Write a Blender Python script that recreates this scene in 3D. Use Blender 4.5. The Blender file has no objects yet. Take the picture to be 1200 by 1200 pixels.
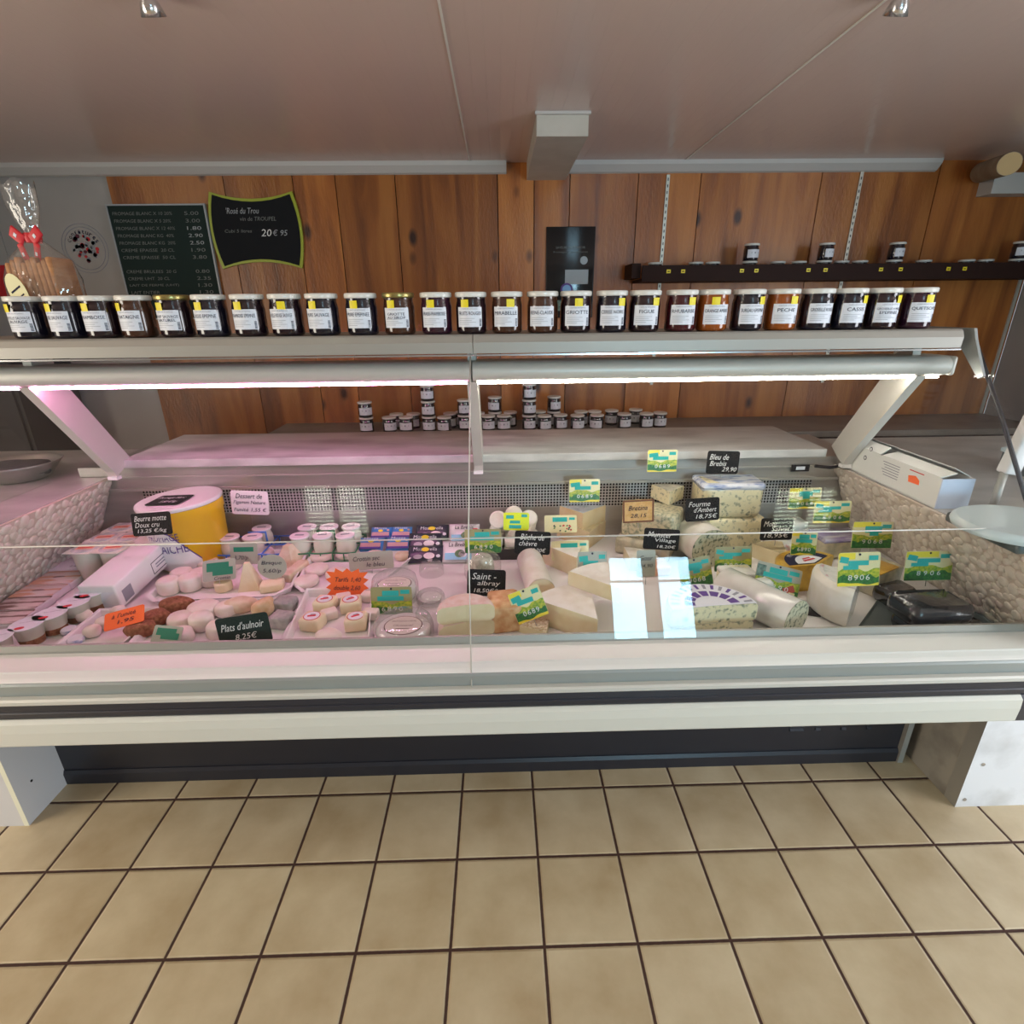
import bpy, math, random
from math import sin, cos, pi, radians, tan, sqrt, atan2
from mathutils import Vector, Matrix, Euler

sc = bpy.context.scene
C = sc.collection

# ------------------------------------------------------------------ camera
F = 626.03                      # focal length in pixels of a 1200 px frame
PITCH, YAW, ROLL, H = 0.36232, 0.02109, 0.01052, 1.45
def _axes():
    cp, sp, cy, sy, cr, sr = cos(PITCH), sin(PITCH), cos(YAW), sin(YAW), cos(ROLL), sin(ROLL)
    fwd = Vector((sy*cp, cy*cp, -sp)); right = Vector((cy, -sy, 0)); down = fwd.cross(right)
    return cr*right + sr*down, -sr*right + cr*down, fwd
AR, AD, AF = _axes()
EYE = Vector((0, 0, H))
cam_data = bpy.data.cameras.new('camera'); cam = bpy.data.objects.new('camera', cam_data); C.objects.link(cam)
cam_data.sensor_width = 36; cam_data.lens = F/1200*36; cam_data.clip_start = 0.02
cam.matrix_world = Matrix(((AR.x, -AD.x, -AF.x, 0), (AR.y, -AD.y, -AF.y, 0), (AR.z, -AD.z, -AF.z, H), (0, 0, 0, 1)))
sc.camera = cam

# ------------------------------------------------------------------ world, daylight, side fill, exposure
w = bpy.data.worlds.new('world'); sc.world = w; w.use_nodes = True
w.node_tree.nodes['Background'].inputs[0].default_value = (0.75, 0.85, 1.0, 1)
w.node_tree.nodes['Background'].inputs[1].default_value = 0.6
sc.view_settings.view_transform = 'Standard'; sc.view_settings.look = 'None'
sc.view_settings.gamma = 1; sc.view_settings.use_curve_mapping = False
sc.view_settings.exposure = 0.0
def area(name, loc, target, sx, sy, power, col):
    l = bpy.data.lights.new(name, 'AREA'); l.shape = 'RECTANGLE'; l.size = sx; l.size_y = sy; l.energy = power; l.color = col
    o = bpy.data.objects.new(name, l); C.objects.link(o); o.location = loc
    o.rotation_euler = (Vector(target)-Vector(loc)).to_track_quat('-Z', 'Y').to_euler(); return o
BACKY = -2.6
# fill lights in added side openings; daylight through two narrow windows behind the photographer
area('fill_left_opening', (-3.29, 0.15, 1.15), (0, 0.15, 0.9), 1.3, 1.9, 56, (1.0, 0.90, 0.74))
area('fill_right_opening', (3.24, 0.15, 1.15), (0, 0.15, 0.9), 1.3, 1.9, 56, (0.93, 0.95, 1.0))
area('daylight_narrow_windows', (1.38, BACKY-0.1, 1.30), (1.38, 0, 1.25), 1.0, 1.0, 118, (0.46, 0.80, 1.0))

# ------------------------------------------------------------------ pixel -> place
def ray(u, v): return AR*((u-600)/F) + AD*((v-600)/F) + AF
def at(u, v, x=None, y=None, z=None):
    d = ray(u, v)
    t = (z-H)/d.z if z is not None else (y/d.y if y is not None else x/d.x)
    return EYE + d*t
def ppm(p): return F/((Vector(p)-EYE).dot(AF))        # pixels per metre at a place
DZ = 0.635                                             # height of the display deck

# ------------------------------------------------------------------ materials
def new_mat(name):
    m = bpy.data.materials.new(name); m.use_nodes = True
    return m, m.node_tree.nodes, m.node_tree.links, m.node_tree.nodes['Principled BSDF']
def matte(k): M[k].node_tree.nodes['Principled BSDF'].inputs['Specular IOR Level'].default_value = 0.12
def c4(c): return (c[0], c[1], c[2], 1)
def srgb(r, g, b):
    f = lambda x: (x/255/12.92) if x/255 <= 0.04045 else ((x/255+0.055)/1.055)**2.4
    return (f(r), f(g), f(b))
def mat(name, col, rough=0.5, metal=0.0, col2=None, scale=20, stretch=(1, 1, 1), bump=0.0, bscale=None, coat=0.0, lo=0.35, hi=0.65, detail=4, sss=0.0, coords='Object'):
    m, N, L, P = new_mat(name)
    P.inputs['Base Color'].default_value = c4(col); P.inputs['Roughness'].default_value = rough; P.inputs['Metallic'].default_value = metal
    P.inputs['Coat Weight'].default_value = coat; P.inputs['Coat Roughness'].default_value = 0.06
    if sss: P.inputs['Subsurface Weight'].default_value = sss; P.inputs['Subsurface Radius'].default_value = (0.01, 0.008, 0.005)
    if col2 or bump:
        tc = N.new('ShaderNodeTexCoord'); mp = N.new('ShaderNodeMapping'); mp.inputs['Scale'].default_value = stretch
        L.new(tc.outputs[coords], mp.inputs[0])
    if col2:
        n = N.new('ShaderNodeTexNoise'); n.inputs['Scale'].default_value = scale; n.inputs['Detail'].default_value = detail
        L.new(mp.outputs[0], n.inputs[0]); r = N.new('ShaderNodeValToRGB')
        r.color_ramp.elements[0].position = lo; r.color_ramp.elements[1].position = hi
        r.color_ramp.elements[0].color = c4(col); r.color_ramp.elements[1].color = c4(col2)
        L.new(n.outputs[0], r.inputs[0]); L.new(r.outputs[0], P.inputs['Base Color'])
    if bump:
        n2 = N.new('ShaderNodeTexNoise'); n2.inputs['Scale'].default_value = bscale or scale; n2.inputs['Detail'].default_value = 5
        L.new(mp.outputs[0], n2.inputs[0]); b = N.new('ShaderNodeBump'); b.inputs['Strength'].default_value = bump; b.inputs['Distance'].default_value = 0.004
        L.new(n2.outputs[0], b.inputs['Height']); L.new(b.outputs[0], P.inputs['Normal'])
        L.new(b.outputs[0], P.inputs['Coat Normal'])
    return m
def emit_mat(name, col, s):
    m, N, L, P = new_mat(name); P.inputs['Base Color'].default_value = c4(col)
    P.inputs['Emission Color'].default_value = c4(col); P.inputs['Emission Strength'].default_value = s; return m
def film_mat(name, tint=(0.985, 0.992, 0.988), base=0.016, rough=0.0, haze=0.0, bump=0.0, bscale=25):
    """clear sheet: transparent with a mirror coat that grows towards grazing angles"""
    m, N, L, P = new_mat(name); N.remove(P); out = N['Material Output']
    t = N.new('ShaderNodeBsdfTransparent'); t.inputs[0].default_value = c4(tint)
    g = N.new('ShaderNodeBsdfGlossy'); g.inputs['Roughness'].default_value = rough
    lw = N.new('ShaderNodeLayerWeight'); lw.inputs['Blend'].default_value = 0.5
    pw = N.new('ShaderNodeMath'); pw.operation = 'POWER'; pw.inputs[1].default_value = 4.5
    mu = N.new('ShaderNodeMath'); mu.operation = 'MULTIPLY_ADD'; mu.inputs[1].default_value = 0.7; mu.inputs[2].default_value = base
    L.new(lw.outputs['Facing'], pw.inputs[0]); L.new(pw.outputs[0], mu.inputs[0])
    mx = N.new('ShaderNodeMixShader'); L.new(mu.outputs[0], mx.inputs[0]); L.new(g.outputs[0], mx.inputs[2])
    if haze:
        d = N.new('ShaderNodeBsdfDiffuse'); d.inputs[0].default_value = (0.85, 0.85, 0.83, 1)
        m2 = N.new('ShaderNodeMixShader'); m2.inputs[0].default_value = haze
        L.new(t.outputs[0], m2.inputs[1]); L.new(d.outputs[0], m2.inputs[2]); L.new(m2.outputs[0], mx.inputs[1])
    else: L.new(t.outputs[0], mx.inputs[1])
    if bump:
        tc = N.new('ShaderNodeTexCoord'); n2 = N.new('ShaderNodeTexNoise'); n2.inputs['Scale'].default_value = bscale
        L.new(tc.outputs['Object'], n2.inputs[0]); b = N.new('ShaderNodeBump'); b.inputs['Strength'].default_value = bump; b.inputs['Distance'].default_value = 0.01
        L.new(n2.outputs[0], b.inputs['Height']); L.new(b.outputs[0], g.inputs['Normal'])
    L.new(mx.outputs[0], out.inputs[0]); return m

GLASS = film_mat('case_glass')
CELLO = film_mat('cellophane', (0.96, 0.95, 0.93), 0.10, 0.05, 0.06, 0.9, 30)
BLISTER = film_mat('clear_blister', (0.93, 0.94, 0.93), 0.10, 0.03, 0.12, 0.3, 20)
M = {}
def A(key, *a, **k): M[key] = mat(key, *a, **k); return M[key]
A('alu', (0.40, 0.38, 0.34), 0.42, 0.3, bump=0.02, bscale=200)
A('band_grey', (0.34, 0.37, 0.36), 0.3, 0.3)
A('alu_light', (0.66, 0.65, 0.60), 0.4, 0.2)
A('steel', (0.50, 0.48, 0.45), 0.33, 0.75, (0.42, 0.40, 0.38), scale=3, stretch=(1, 1, 12))
A('grille', (0.55, 0.53, 0.52), 0.4, 0.4)
A('black', (0.012, 0.012, 0.014), 0.5)
A('white_paint', (0.80, 0.79, 0.72), 0.35)
A('sill', (0.82, 0.80, 0.76), 0.3)
A('bumper_white', (0.72, 0.70, 0.62), 0.38)
A('bumper_dark', (0.025, 0.027, 0.038), 0.35)
A('kick', (0.022, 0.022, 0.030), 0.38)
A('deck', (0.80, 0.77, 0.76), 0.35)
A('paper', (0.86, 0.85, 0.84), 0.6)
A('marble', (0.66, 0.65, 0.63), 0.35, 0, (0.34, 0.33, 0.32), scale=4, stretch=(1, 2.5, 2), lo=0.42, hi=0.74, detail=8)
A('marble_panel', (0.82, 0.82, 0.84), 0.3, 0, (0.45, 0.44, 0.43), scale=6, lo=0.5, hi=0.85, detail=10)
A('marble_brown', (0.40, 0.37, 0.32), 0.35, 0, (0.16, 0.14, 0.12), scale=9, lo=0.45, hi=0.8, detail=10)
A('white_board', (0.66, 0.65, 0.66), 0.4)
A('cream_edge', (0.85, 0.83, 0.66), 0.4)
A('pebble', (0.68, 0.60, 0.51), 0.5, 0, (0.70, 0.64, 0.56), scale=25, bump=0.2, bscale=60)
A('pebble_bed', (0.56, 0.48, 0.40), 0.6)
A('worktop_stone', (0.46, 0.45, 0.42), 0.35, 0, (0.32, 0.31, 0.29), scale=5, stretch=(1, 2, 2))
A('plaster', (0.42, 0.40, 0.38), 0.8, 0, (0.38, 0.36, 0.34), scale=3, bump=0.1, bscale=80)
A('trim', (0.55, 0.53, 0.50), 0.6)
A('beam', (0.58, 0.55, 0.48), 0.7, 0, (0.52, 0.49, 0.42), scale=8)
A('log', (0.36, 0.30, 0.22), 0.7, 0, (0.28, 0.22, 0.16), scale=10)
A('log_end', (0.60, 0.42, 0.20), 0.7)
A('slate', (0.014, 0.015, 0.017), 0.75)
A('slate_green', (0.020, 0.034, 0.030), 0.75)
A('chalk', (0.80, 0.80, 0.78), 0.8)
A('chalk_dim', (0.20, 0.21, 0.20), 0.9)
A('lime', (0.36, 0.42, 0.03), 0.4)
A('ink', (0.02, 0.02, 0.05), 0.6)
A('ink_soft', (0.30, 0.31, 0.36), 0.6)
A('label_white', (0.78, 0.80, 0.86), 0.45)
A('sticker_yellow', (0.90, 0.74, 0.02), 0.45)
A('lid_white', (0.78, 0.76, 0.70), 0.25)
A('lid_gold', (0.40, 0.33, 0.12), 0.3, 0.8)
A('shelf_brown', (0.030, 0.014, 0.011), 0.6)
A('rail', (0.62, 0.60, 0.52), 0.4, 0.5)
A('teal', (0.02, 0.46, 0.42), 0.45)
A('green_bar', (0.01, 0.22, 0.13), 0.5)
A('card_cream', (0.84, 0.78, 0.44), 0.3)
A('card_yellow', (0.90, 0.76, 0.06), 0.3)
A('card_hill', (0.18, 0.36, 0.03), 0.3, 0, (0.62, 0.60, 0.05), scale=120, detail=3)
A('card_wood', (0.02, 0.12, 0.035), 0.3, 0, (0.05, 0.24, 0.04), scale=160)
A('card_olive', (0.40, 0.36, 0.17), 0.35)
A('card_grey', (0.42, 0.43, 0.36), 0.4)
A('card_red', (0.55, 0.08, 0.05), 0.4)
A('card_pink', (0.55, 0.35, 0.30), 0.4)
A('card_slategreen', (0.06, 0.12, 0.10), 0.4, 0, (0.20, 0.30, 0.25), scale=90)
A('fluo', (0.80, 0.95, 0.02), 0.45)
A('fluo_orange', (1.0, 0.16, 0.03), 0.45)
A('parchment', (0.66, 0.36, 0.10), 0.5, 0, (0.74, 0.46, 0.18), scale=60)
A('parch_edge', (0.16, 0.05, 0.02), 0.6)
A('pink_card', (0.88, 0.80, 0.84), 0.5)
A('red', (0.62, 0.02, 0.03), 0.45)
A('purple_ink', (0.10, 0.04, 0.26), 0.5)
A('pin', (0.5, 0.5, 0.5), 0.3, 0.9)
A('yellow_plastic', (0.88, 0.52, 0.01), 0.35)
A('white_plastic', (0.86, 0.84, 0.84), 0.3, coat=0.3)
A('milk_plastic', (0.74, 0.74, 0.62), 0.35, coat=0.4, sss=0.1)
A('blue_plastic', (0.06, 0.22, 0.72), 0.35)
A('green_plastic', (0.015, 0.20, 0.075), 0.35)
A('tray_dark', (0.05, 0.045, 0.045), 0.4)
A('curd', (0.86, 0.80, 0.74), 0.5, 0, (0.80, 0.72, 0.62), scale=30, bump=0.3, bscale=90, sss=0.1)
A('goat', (0.84, 0.74, 0.58), 0.6, 0, (0.72, 0.55, 0.36), scale=28, bump=0.5, bscale=70)
A('goat_brown', (0.62, 0.40, 0.20), 0.6, 0, (0.74, 0.58, 0.38), scale=40, bump=0.5, bscale=60)
A('goat_cream', (0.86, 0.78, 0.58), 0.55, 0, (0.80, 0.68, 0.42), scale=20, bump=0.3, bscale=60)
A('bloomy', (0.88, 0.86, 0.80), 0.6, 0, (0.78, 0.74, 0.64), scale=22, bump=0.5, bscale=60, coat=0.25)
A('brie_paste', (0.76, 0.64, 0.38), 0.4, 0, (0.82, 0.72, 0.48), scale=25, coat=0.3)
A('tomme_paste', (0.78, 0.58, 0.30), 0.45, 0, (0.84, 0.68, 0.42), scale=15, coat=0.3)
A('tomme_rind', (0.46, 0.38, 0.24), 0.7, 0, (0.60, 0.50, 0.28), scale=30, bump=0.5, bscale=50, coat=0.2)
A('blue_paste', (0.80, 0.72, 0.46), 0.4, 0, (0.26, 0.28, 0.19), scale=75, lo=0.54, hi=0.68, coat=0.4, detail=3)
A('blue_dense', (0.66, 0.60, 0.40), 0.4, 0, (0.24, 0.28, 0.20), scale=95, lo=0.44, hi=0.66, coat=0.4, detail=3)
A('blue_rind', (0.64, 0.58, 0.42), 0.6, 0, (0.42, 0.40, 0.30), scale=40, bump=0.4, coat=0.3)
A('fourme_face', (0.56, 0.55, 0.38), 0.45, 0, (0.08, 0.12, 0.08), scale=85, lo=0.5, hi=0.64, coat=0.4, detail=3)
A('ash', (0.36, 0.38, 0.30), 0.7, 0, (0.66, 0.68, 0.55), scale=70, bump=0.7, bscale=60, coat=0.3)
A('orange_rind', (0.62, 0.28, 0.10), 0.55, 0, (0.78, 0.52, 0.26), scale=40, bump=0.5, coat=0.4)
A('pink_rind', (0.80, 0.66, 0.62), 0.5, 0, (0.72, 0.50, 0.42), scale=45, bump=0.6, bscale=60, coat=0.4)
A('salmon', (0.84, 0.46, 0.30), 0.5)
A('seeds', (0.50, 0.36, 0.20), 0.7, 0, (0.82, 0.74, 0.58), scale=150, bump=0.9, bscale=150)
A('cocoa', (0.22, 0.08, 0.035), 0.85, 0, (0.36, 0.16, 0.08), scale=120, bump=0.8, bscale=120)
A('grey_ash', (0.30, 0.30, 0.29), 0.7, 0, (0.46, 0.45, 0.42), scale=50, bump=0.6, coat=0.2)
A('gold_foil', (0.80, 0.50, 0.05), 0.3, 0.25, (0.55, 0.30, 0.03), scale=25, bump=0.4, bscale=40, coat=0.3)
A('foil_purple', (0.62, 0.58, 0.66), 0.25, 0.2, (0.22, 0.14, 0.42), scale=30, stretch=(0.4, 3, 1), bump=0.8, bscale=50, coat=0.6)
A('print_film', (0.82, 0.84, 0.82), 0.25, 0, (0.62, 0.20, 0.24), scale=34, lo=0.52, hi=0.72, bump=0.5, bscale=45, coat=0.6)
A('print_blue', (0.74, 0.76, 0.82), 0.25, 0, (0.16, 0.24, 0.50), scale=38, stretch=(0.5, 2, 2), lo=0.45, hi=0.7, bump=0.5, coat=0.6)
A('film_white', (0.86, 0.86, 0.83), 0.2, 0, (0.74, 0.74, 0.70), scale=18, bump=0.7, bscale=22, coat=0.7)
A('film_greenwhite', (0.80, 0.82, 0.80), 0.25, 0, (0.42, 0.55, 0.52), scale=30, lo=0.5, hi=0.75, bump=0.6, bscale=40, coat=0.6)
A('film_teal', (0.30, 0.36, 0.38), 0.2, 0, (0.60, 0.64, 0.64), scale=24, stretch=(1, 1, 3), bump=0.8, bscale=40, coat=0.8)
A('black_film', (0.010, 0.009, 0.012), 0.22, 0, (0.03, 0.025, 0.03), scale=12, bump=1.0, bscale=22, coat=0.9)
A('navy', (0.012, 0.016, 0.045), 0.3, coat=0.5, bump=0.6, bscale=50)
A('pack_blue', (0.05, 0.25, 0.65), 0.3, coat=0.5, bump=0.5, bscale=50)
A('pack_pink', (0.62, 0.36, 0.38), 0.3, coat=0.5)
A('pack_violet', (0.10, 0.05, 0.32), 0.3, coat=0.5)
A('pack_white', (0.82, 0.82, 0.86), 0.3, coat=0.5, bump=0.5, bscale=50)
A('pack_sky', (0.22, 0.62, 0.82), 0.3, coat=0.5)
A('yellow_print', (0.90, 0.72, 0.02), 0.4)
A('berry', (0.12, 0.02, 0.04), 0.3)
A('orange_pack', (0.72, 0.40, 0.26), 0.4, 0, (0.80, 0.70, 0.66), scale=9, stretch=(1, 6, 1), lo=0.45, hi=0.55, coat=0.4)
A('brown_pack', (0.22, 0.11, 0.09), 0.4, 0, (0.78, 0.66, 0.64), scale=10, stretch=(1, 6, 1), lo=0.45, hi=0.55, coat=0.4)
A('bread', (0.55, 0.26, 0.10), 0.6, 0, (0.42, 0.17, 0.06), scale=14, stretch=(1, 1, 5), bump=0.3)
A('scale_body', (0.56, 0.66, 0.68), 0.35, coat=0.2)
A('scale_dark', (0.08, 0.10, 0.10), 0.4)
A('carton', (0.78, 0.80, 0.78), 0.5)
A('carton_blue', (0.58, 0.68, 0.84), 0.5)
A('chrome', (0.7, 0.7, 0.7), 0.2, 0.9)
A('dark_cabinet', (0.06, 0.06, 0.065), 0.6)
A('counter_stone', (0.24, 0.21, 0.18), 0.4, 0, (0.16, 0.14, 0.12), scale=6)
A('orange_fruit', (0.75, 0.22, 0.03), 0.5)
A('seal_brown', (0.10, 0.035, 0.03), 0.5)
A('seal_paper', (0.86, 0.80, 0.70), 0.5)
A('photo_grey', (0.35, 0.38, 0.40), 0.35)
A('poster_black', (0.010, 0.010, 0.012), 0.12)
A('photo_blue', (0.20, 0.42, 0.75), 0.3)
[matte(k_) for k_ in ('slate', 'slate_green', 'black', 'tray_dark', 'ink', 'chalk', 'chalk_dim', 'shelf_brown')]
JAMS = {'dark': (0.016, 0.006, 0.010), 'red': (0.06, 0.008, 0.012), 'plum': (0.035, 0.008, 0.02), 'amber': (0.30, 0.07, 0.008), 'brown': (0.06, 0.022, 0.012), 'ink': (0.010, 0.008, 0.016)}
for k_, c_ in JAMS.items(): A('jam_'+k_, c_, 0.12, coat=0.8)

# wood planks: colour per plank from the mesh attribute, grain and knots on top
def wood_mat():
    m, N, L, P = new_mat('pine_planks'); P.inputs['Roughness'].default_value = 0.33
    at_ = N.new('ShaderNodeAttribute'); at_.attribute_name = 'plank'
    tc = N.new('ShaderNodeTexCoord'); add = N.new('ShaderNodeVectorMath'); add.operation = 'ADD'
    sc_ = N.new('ShaderNodeVectorMath'); sc_.operation = 'SCALE'; sc_.inputs['Scale'].default_value = 7.0
    L.new(at_.outputs['Color'], sc_.inputs[0]); L.new(tc.outputs['Object'], add.inputs[0]); L.new(sc_.outputs[0], add.inputs[1])
    mp = N.new('ShaderNodeMapping'); mp.inputs['Scale'].default_value = (6, 1, 0.55); L.new(add.outputs[0], mp.inputs[0])
    n = N.new('ShaderNodeTexNoise'); n.inputs['Scale'].default_value = 1.6; n.inputs['Detail'].default_value = 6; n.inputs['Distortion'].default_value = 0.8; L.new(mp.outputs[0], n.inputs[0])
    r = N.new('ShaderNodeValToRGB'); e = r.color_ramp.elements
    e[0].position = 0.22; e[0].color = c4((0.13, 0.036, 0.012)); e[1].position = 0.62; e[1].color = c4((0.47, 0.175, 0.040))
    x = e.new(0.48); x.color = c4((0.36, 0.118, 0.026)); L.new(n.outputs[0], r.inputs[0])
    # knots
    mp2 = N.new('ShaderNodeMapping'); mp2.inputs['Scale'].default_value = (3.6, 0.01, 2.0); L.new(add.outputs[0], mp2.inputs[0])
    v = N.new('ShaderNodeTexVoronoi'); v.inputs['Scale'].default_value = 1.25; v.inputs['Randomness'].default_value = 1.0; L.new(mp2.outputs[0], v.inputs[0])
    kr = N.new('ShaderNodeValToRGB'); kr.color_ramp.elements[0].position = 0.06; kr.color_ramp.elements[0].color = (1, 1, 1, 1)
    kr.color_ramp.elements[1].position = 0.14; kr.color_ramp.elements[1].color = (0, 0, 0, 1); L.new(v.outputs['Distance'], kr.inputs[0])
    mx = N.new('ShaderNodeMixRGB'); mx.inputs[2].default_value = c4((0.045, 0.014, 0.008)); L.new(kr.outputs[0], mx.inputs[0]); L.new(r.outputs[0], mx.inputs[1])
    # plank tone
    sep = N.new('ShaderNodeSeparateColor'); L.new(at_.outputs['Color'], sep.inputs[0])
    mr = N.new('ShaderNodeMapRange'); mr.inputs['To Min'].default_value = 0.72; mr.inputs['To Max'].default_value = 1.15; L.new(sep.outputs[0], mr.inputs[0])
    mul = N.new('ShaderNodeVectorMath'); mul.operation = 'SCALE'; L.new(mx.outputs[0], mul.inputs[0]); L.new(mr.outputs[0], mul.inputs['Scale'])
    L.new(mul.outputs[0], P.inputs['Base Color'])
    n3 = N.new('ShaderNodeTexNoise'); n3.inputs['Scale'].default_value = 45; mp3 = N.new('ShaderNodeMapping'); mp3.inputs['Scale'].default_value = (2, 1, 0.6)
    L.new(tc.outputs['Object'], mp3.inputs[0]); L.new(mp3.outputs[0], n3.inputs[0])
    b = N.new('ShaderNodeBump'); b.inputs['Strength'].default_value = 0.35; b.inputs['Distance'].default_value = 0.004; L.new(n3.outputs[0], b.inputs['Height']); L.new(b.outputs[0], P.inputs['Normal'])
    return m
def floor_mat():
    T = 0.22828; X0 = -0.6253*T; Y0 = 5.6703*T
    m, N, L, P = new_mat('floor_tiles'); P.inputs['Roughness'].default_value = 0.32
    tc = N.new('ShaderNodeTexCoord'); s = N.new('ShaderNodeSeparateXYZ'); L.new(tc.outputs['Object'], s.inputs[0])
    def mth(op, a, b=None, c=None):
        n = N.new('ShaderNodeMath'); n.operation = op
        for i, q in enumerate((a, b, c)):
            if q is None: continue
            if isinstance(q, (int, float)): n.inputs[i].default_value = q
            else: L.new(q, n.inputs[i])
        return n.outputs[0]
    px = mth('DIVIDE', mth('SUBTRACT', s.outputs[0], X0), T); py = mth('DIVIDE', mth('SUBTRACT', s.outputs[1], Y0), T)
    def edge(p):
        f = mth('FRACT', p); return mth('MINIMUM', f, mth('SUBTRACT', 1.0, f))
    d = mth('MINIMUM', edge(px), edge(py))
    nz = N.new('ShaderNodeTexNoise'); nz.inputs['Scale'].default_value = 60; L.new(tc.outputs['Object'], nz.inputs[0])
    d2 = mth('ADD', d, mth('MULTIPLY', mth('SUBTRACT', nz.outputs[0], 0.5), 0.006))
    mr = N.new('ShaderNodeMapRange'); mr.inputs['From Min'].default_value = 0.013; mr.inputs['From Max'].default_value = 0.020; L.new(d2, mr.inputs[0])
    cx = N.new('ShaderNodeCombineXYZ'); L.new(mth('FLOOR', px), cx.inputs[0]); L.new(mth('FLOOR', py), cx.inputs[1])
    wn = N.new('ShaderNodeTexWhiteNoise'); L.new(cx.outputs[0], wn.inputs[0])
    av = N.new('ShaderNodeVectorMath'); av.operation = 'ADD'; sv = N.new('ShaderNodeVectorMath'); sv.operation = 'SCALE'; sv.inputs['Scale'].default_value = 9
    L.new(wn.outputs['Color'], sv.inputs[0]); L.new(tc.outputs['Object'], av.inputs[0]); L.new(sv.outputs[0], av.inputs[1])
    n = N.new('ShaderNodeTexNoise'); n.inputs['Scale'].default_value = 5.5; n.inputs['Detail'].default_value = 5; n.inputs['Roughness'].default_value = 0.55; L.new(av.outputs[0], n.inputs[0])
    r = N.new('ShaderNodeValToRGB'); e = r.color_ramp.elements; e[0].position = 0.30; e[0].color = c4((0.45, 0.34, 0.20)); e[1].position = 0.68; e[1].color = c4((0.62, 0.51, 0.34)); L.new(n.outputs[0], r.inputs[0])
    g = N.new('ShaderNodeMixRGB'); g.inputs[1].default_value = c4((0.055, 0.022, 0.014)); L.new(mr.outputs[0], g.inputs[0]); L.new(r.outputs[0], g.inputs[2])
    L.new(g.outputs[0], P.inputs['Base Color'])
    mr2 = N.new('ShaderNodeMapRange'); mr2.inputs['From Min'].default_value = 0.010; mr2.inputs['From Max'].default_value = 0.035; L.new(d, mr2.inputs[0])
    b = N.new('ShaderNodeBump'); b.inputs['Strength'].default_value = 0.6; b.inputs['Distance'].default_value = 0.004; L.new(mr2.outputs[0], b.inputs['Height']); L.new(b.outputs[0], P.inputs['Normal'])
    rr = N.new('ShaderNodeMapRange'); rr.inputs['To Min'].default_value = 0.85; rr.inputs['To Max'].default_value = 0.33; L.new(mr.outputs[0], rr.inputs[0]); L.new(rr.outputs[0], P.inputs['Roughness'])
    return m
def ceiling_mat():
    m, N, L, P = new_mat('pvc_panelling'); P.inputs['Base Color'].default_value = (0.70, 0.56, 0.50, 1); P.inputs['Roughness'].default_value = 0.24
    tc = N.new('ShaderNodeTexCoord'); s = N.new('ShaderNodeSeparateXYZ'); L.new(tc.outputs['Object'], s.inputs[0])
    d = N.new('ShaderNodeMath'); d.operation = 'MULTIPLY'; d.inputs[1].default_value = 20; L.new(s.outputs[0], d.inputs[0])
    f = N.new('ShaderNodeMath'); f.operation = 'FRACT'; L.new(d.outputs[0], f.inputs[0])
    g = N.new('ShaderNodeMath'); g.operation = 'COMPARE'; g.inputs[1].default_value = 0.5; g.inputs[2].default_value = 0.045; L.new(f.outputs[0], g.inputs[0])
    b = N.new('ShaderNodeBump'); b.invert = True; b.inputs['Strength'].default_value = 0.8; b.inputs['Distance'].default_value = 0.004; L.new(g.outputs[0], b.inputs['Height']); L.new(b.outputs[0], P.inputs['Normal'])
    return m
M['wood'] = wood_mat(); M['floor'] = floor_mat(); M['ceiling'] = ceiling_mat()
M['tube_pink'] = emit_mat('pink_tube_light', (1.0, 0.34, 0.68), 84)
M['tube_white'] = emit_mat('white_tube_light', (1.0, 0.92, 0.80), 76)
M['lum'] = emit_mat('luminaire_tube', (0.88, 1.0, 0.84), 16)
M['opal'] = emit_mat('lit_halogen', (1.0, 0.95, 0.85), 6)

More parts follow.
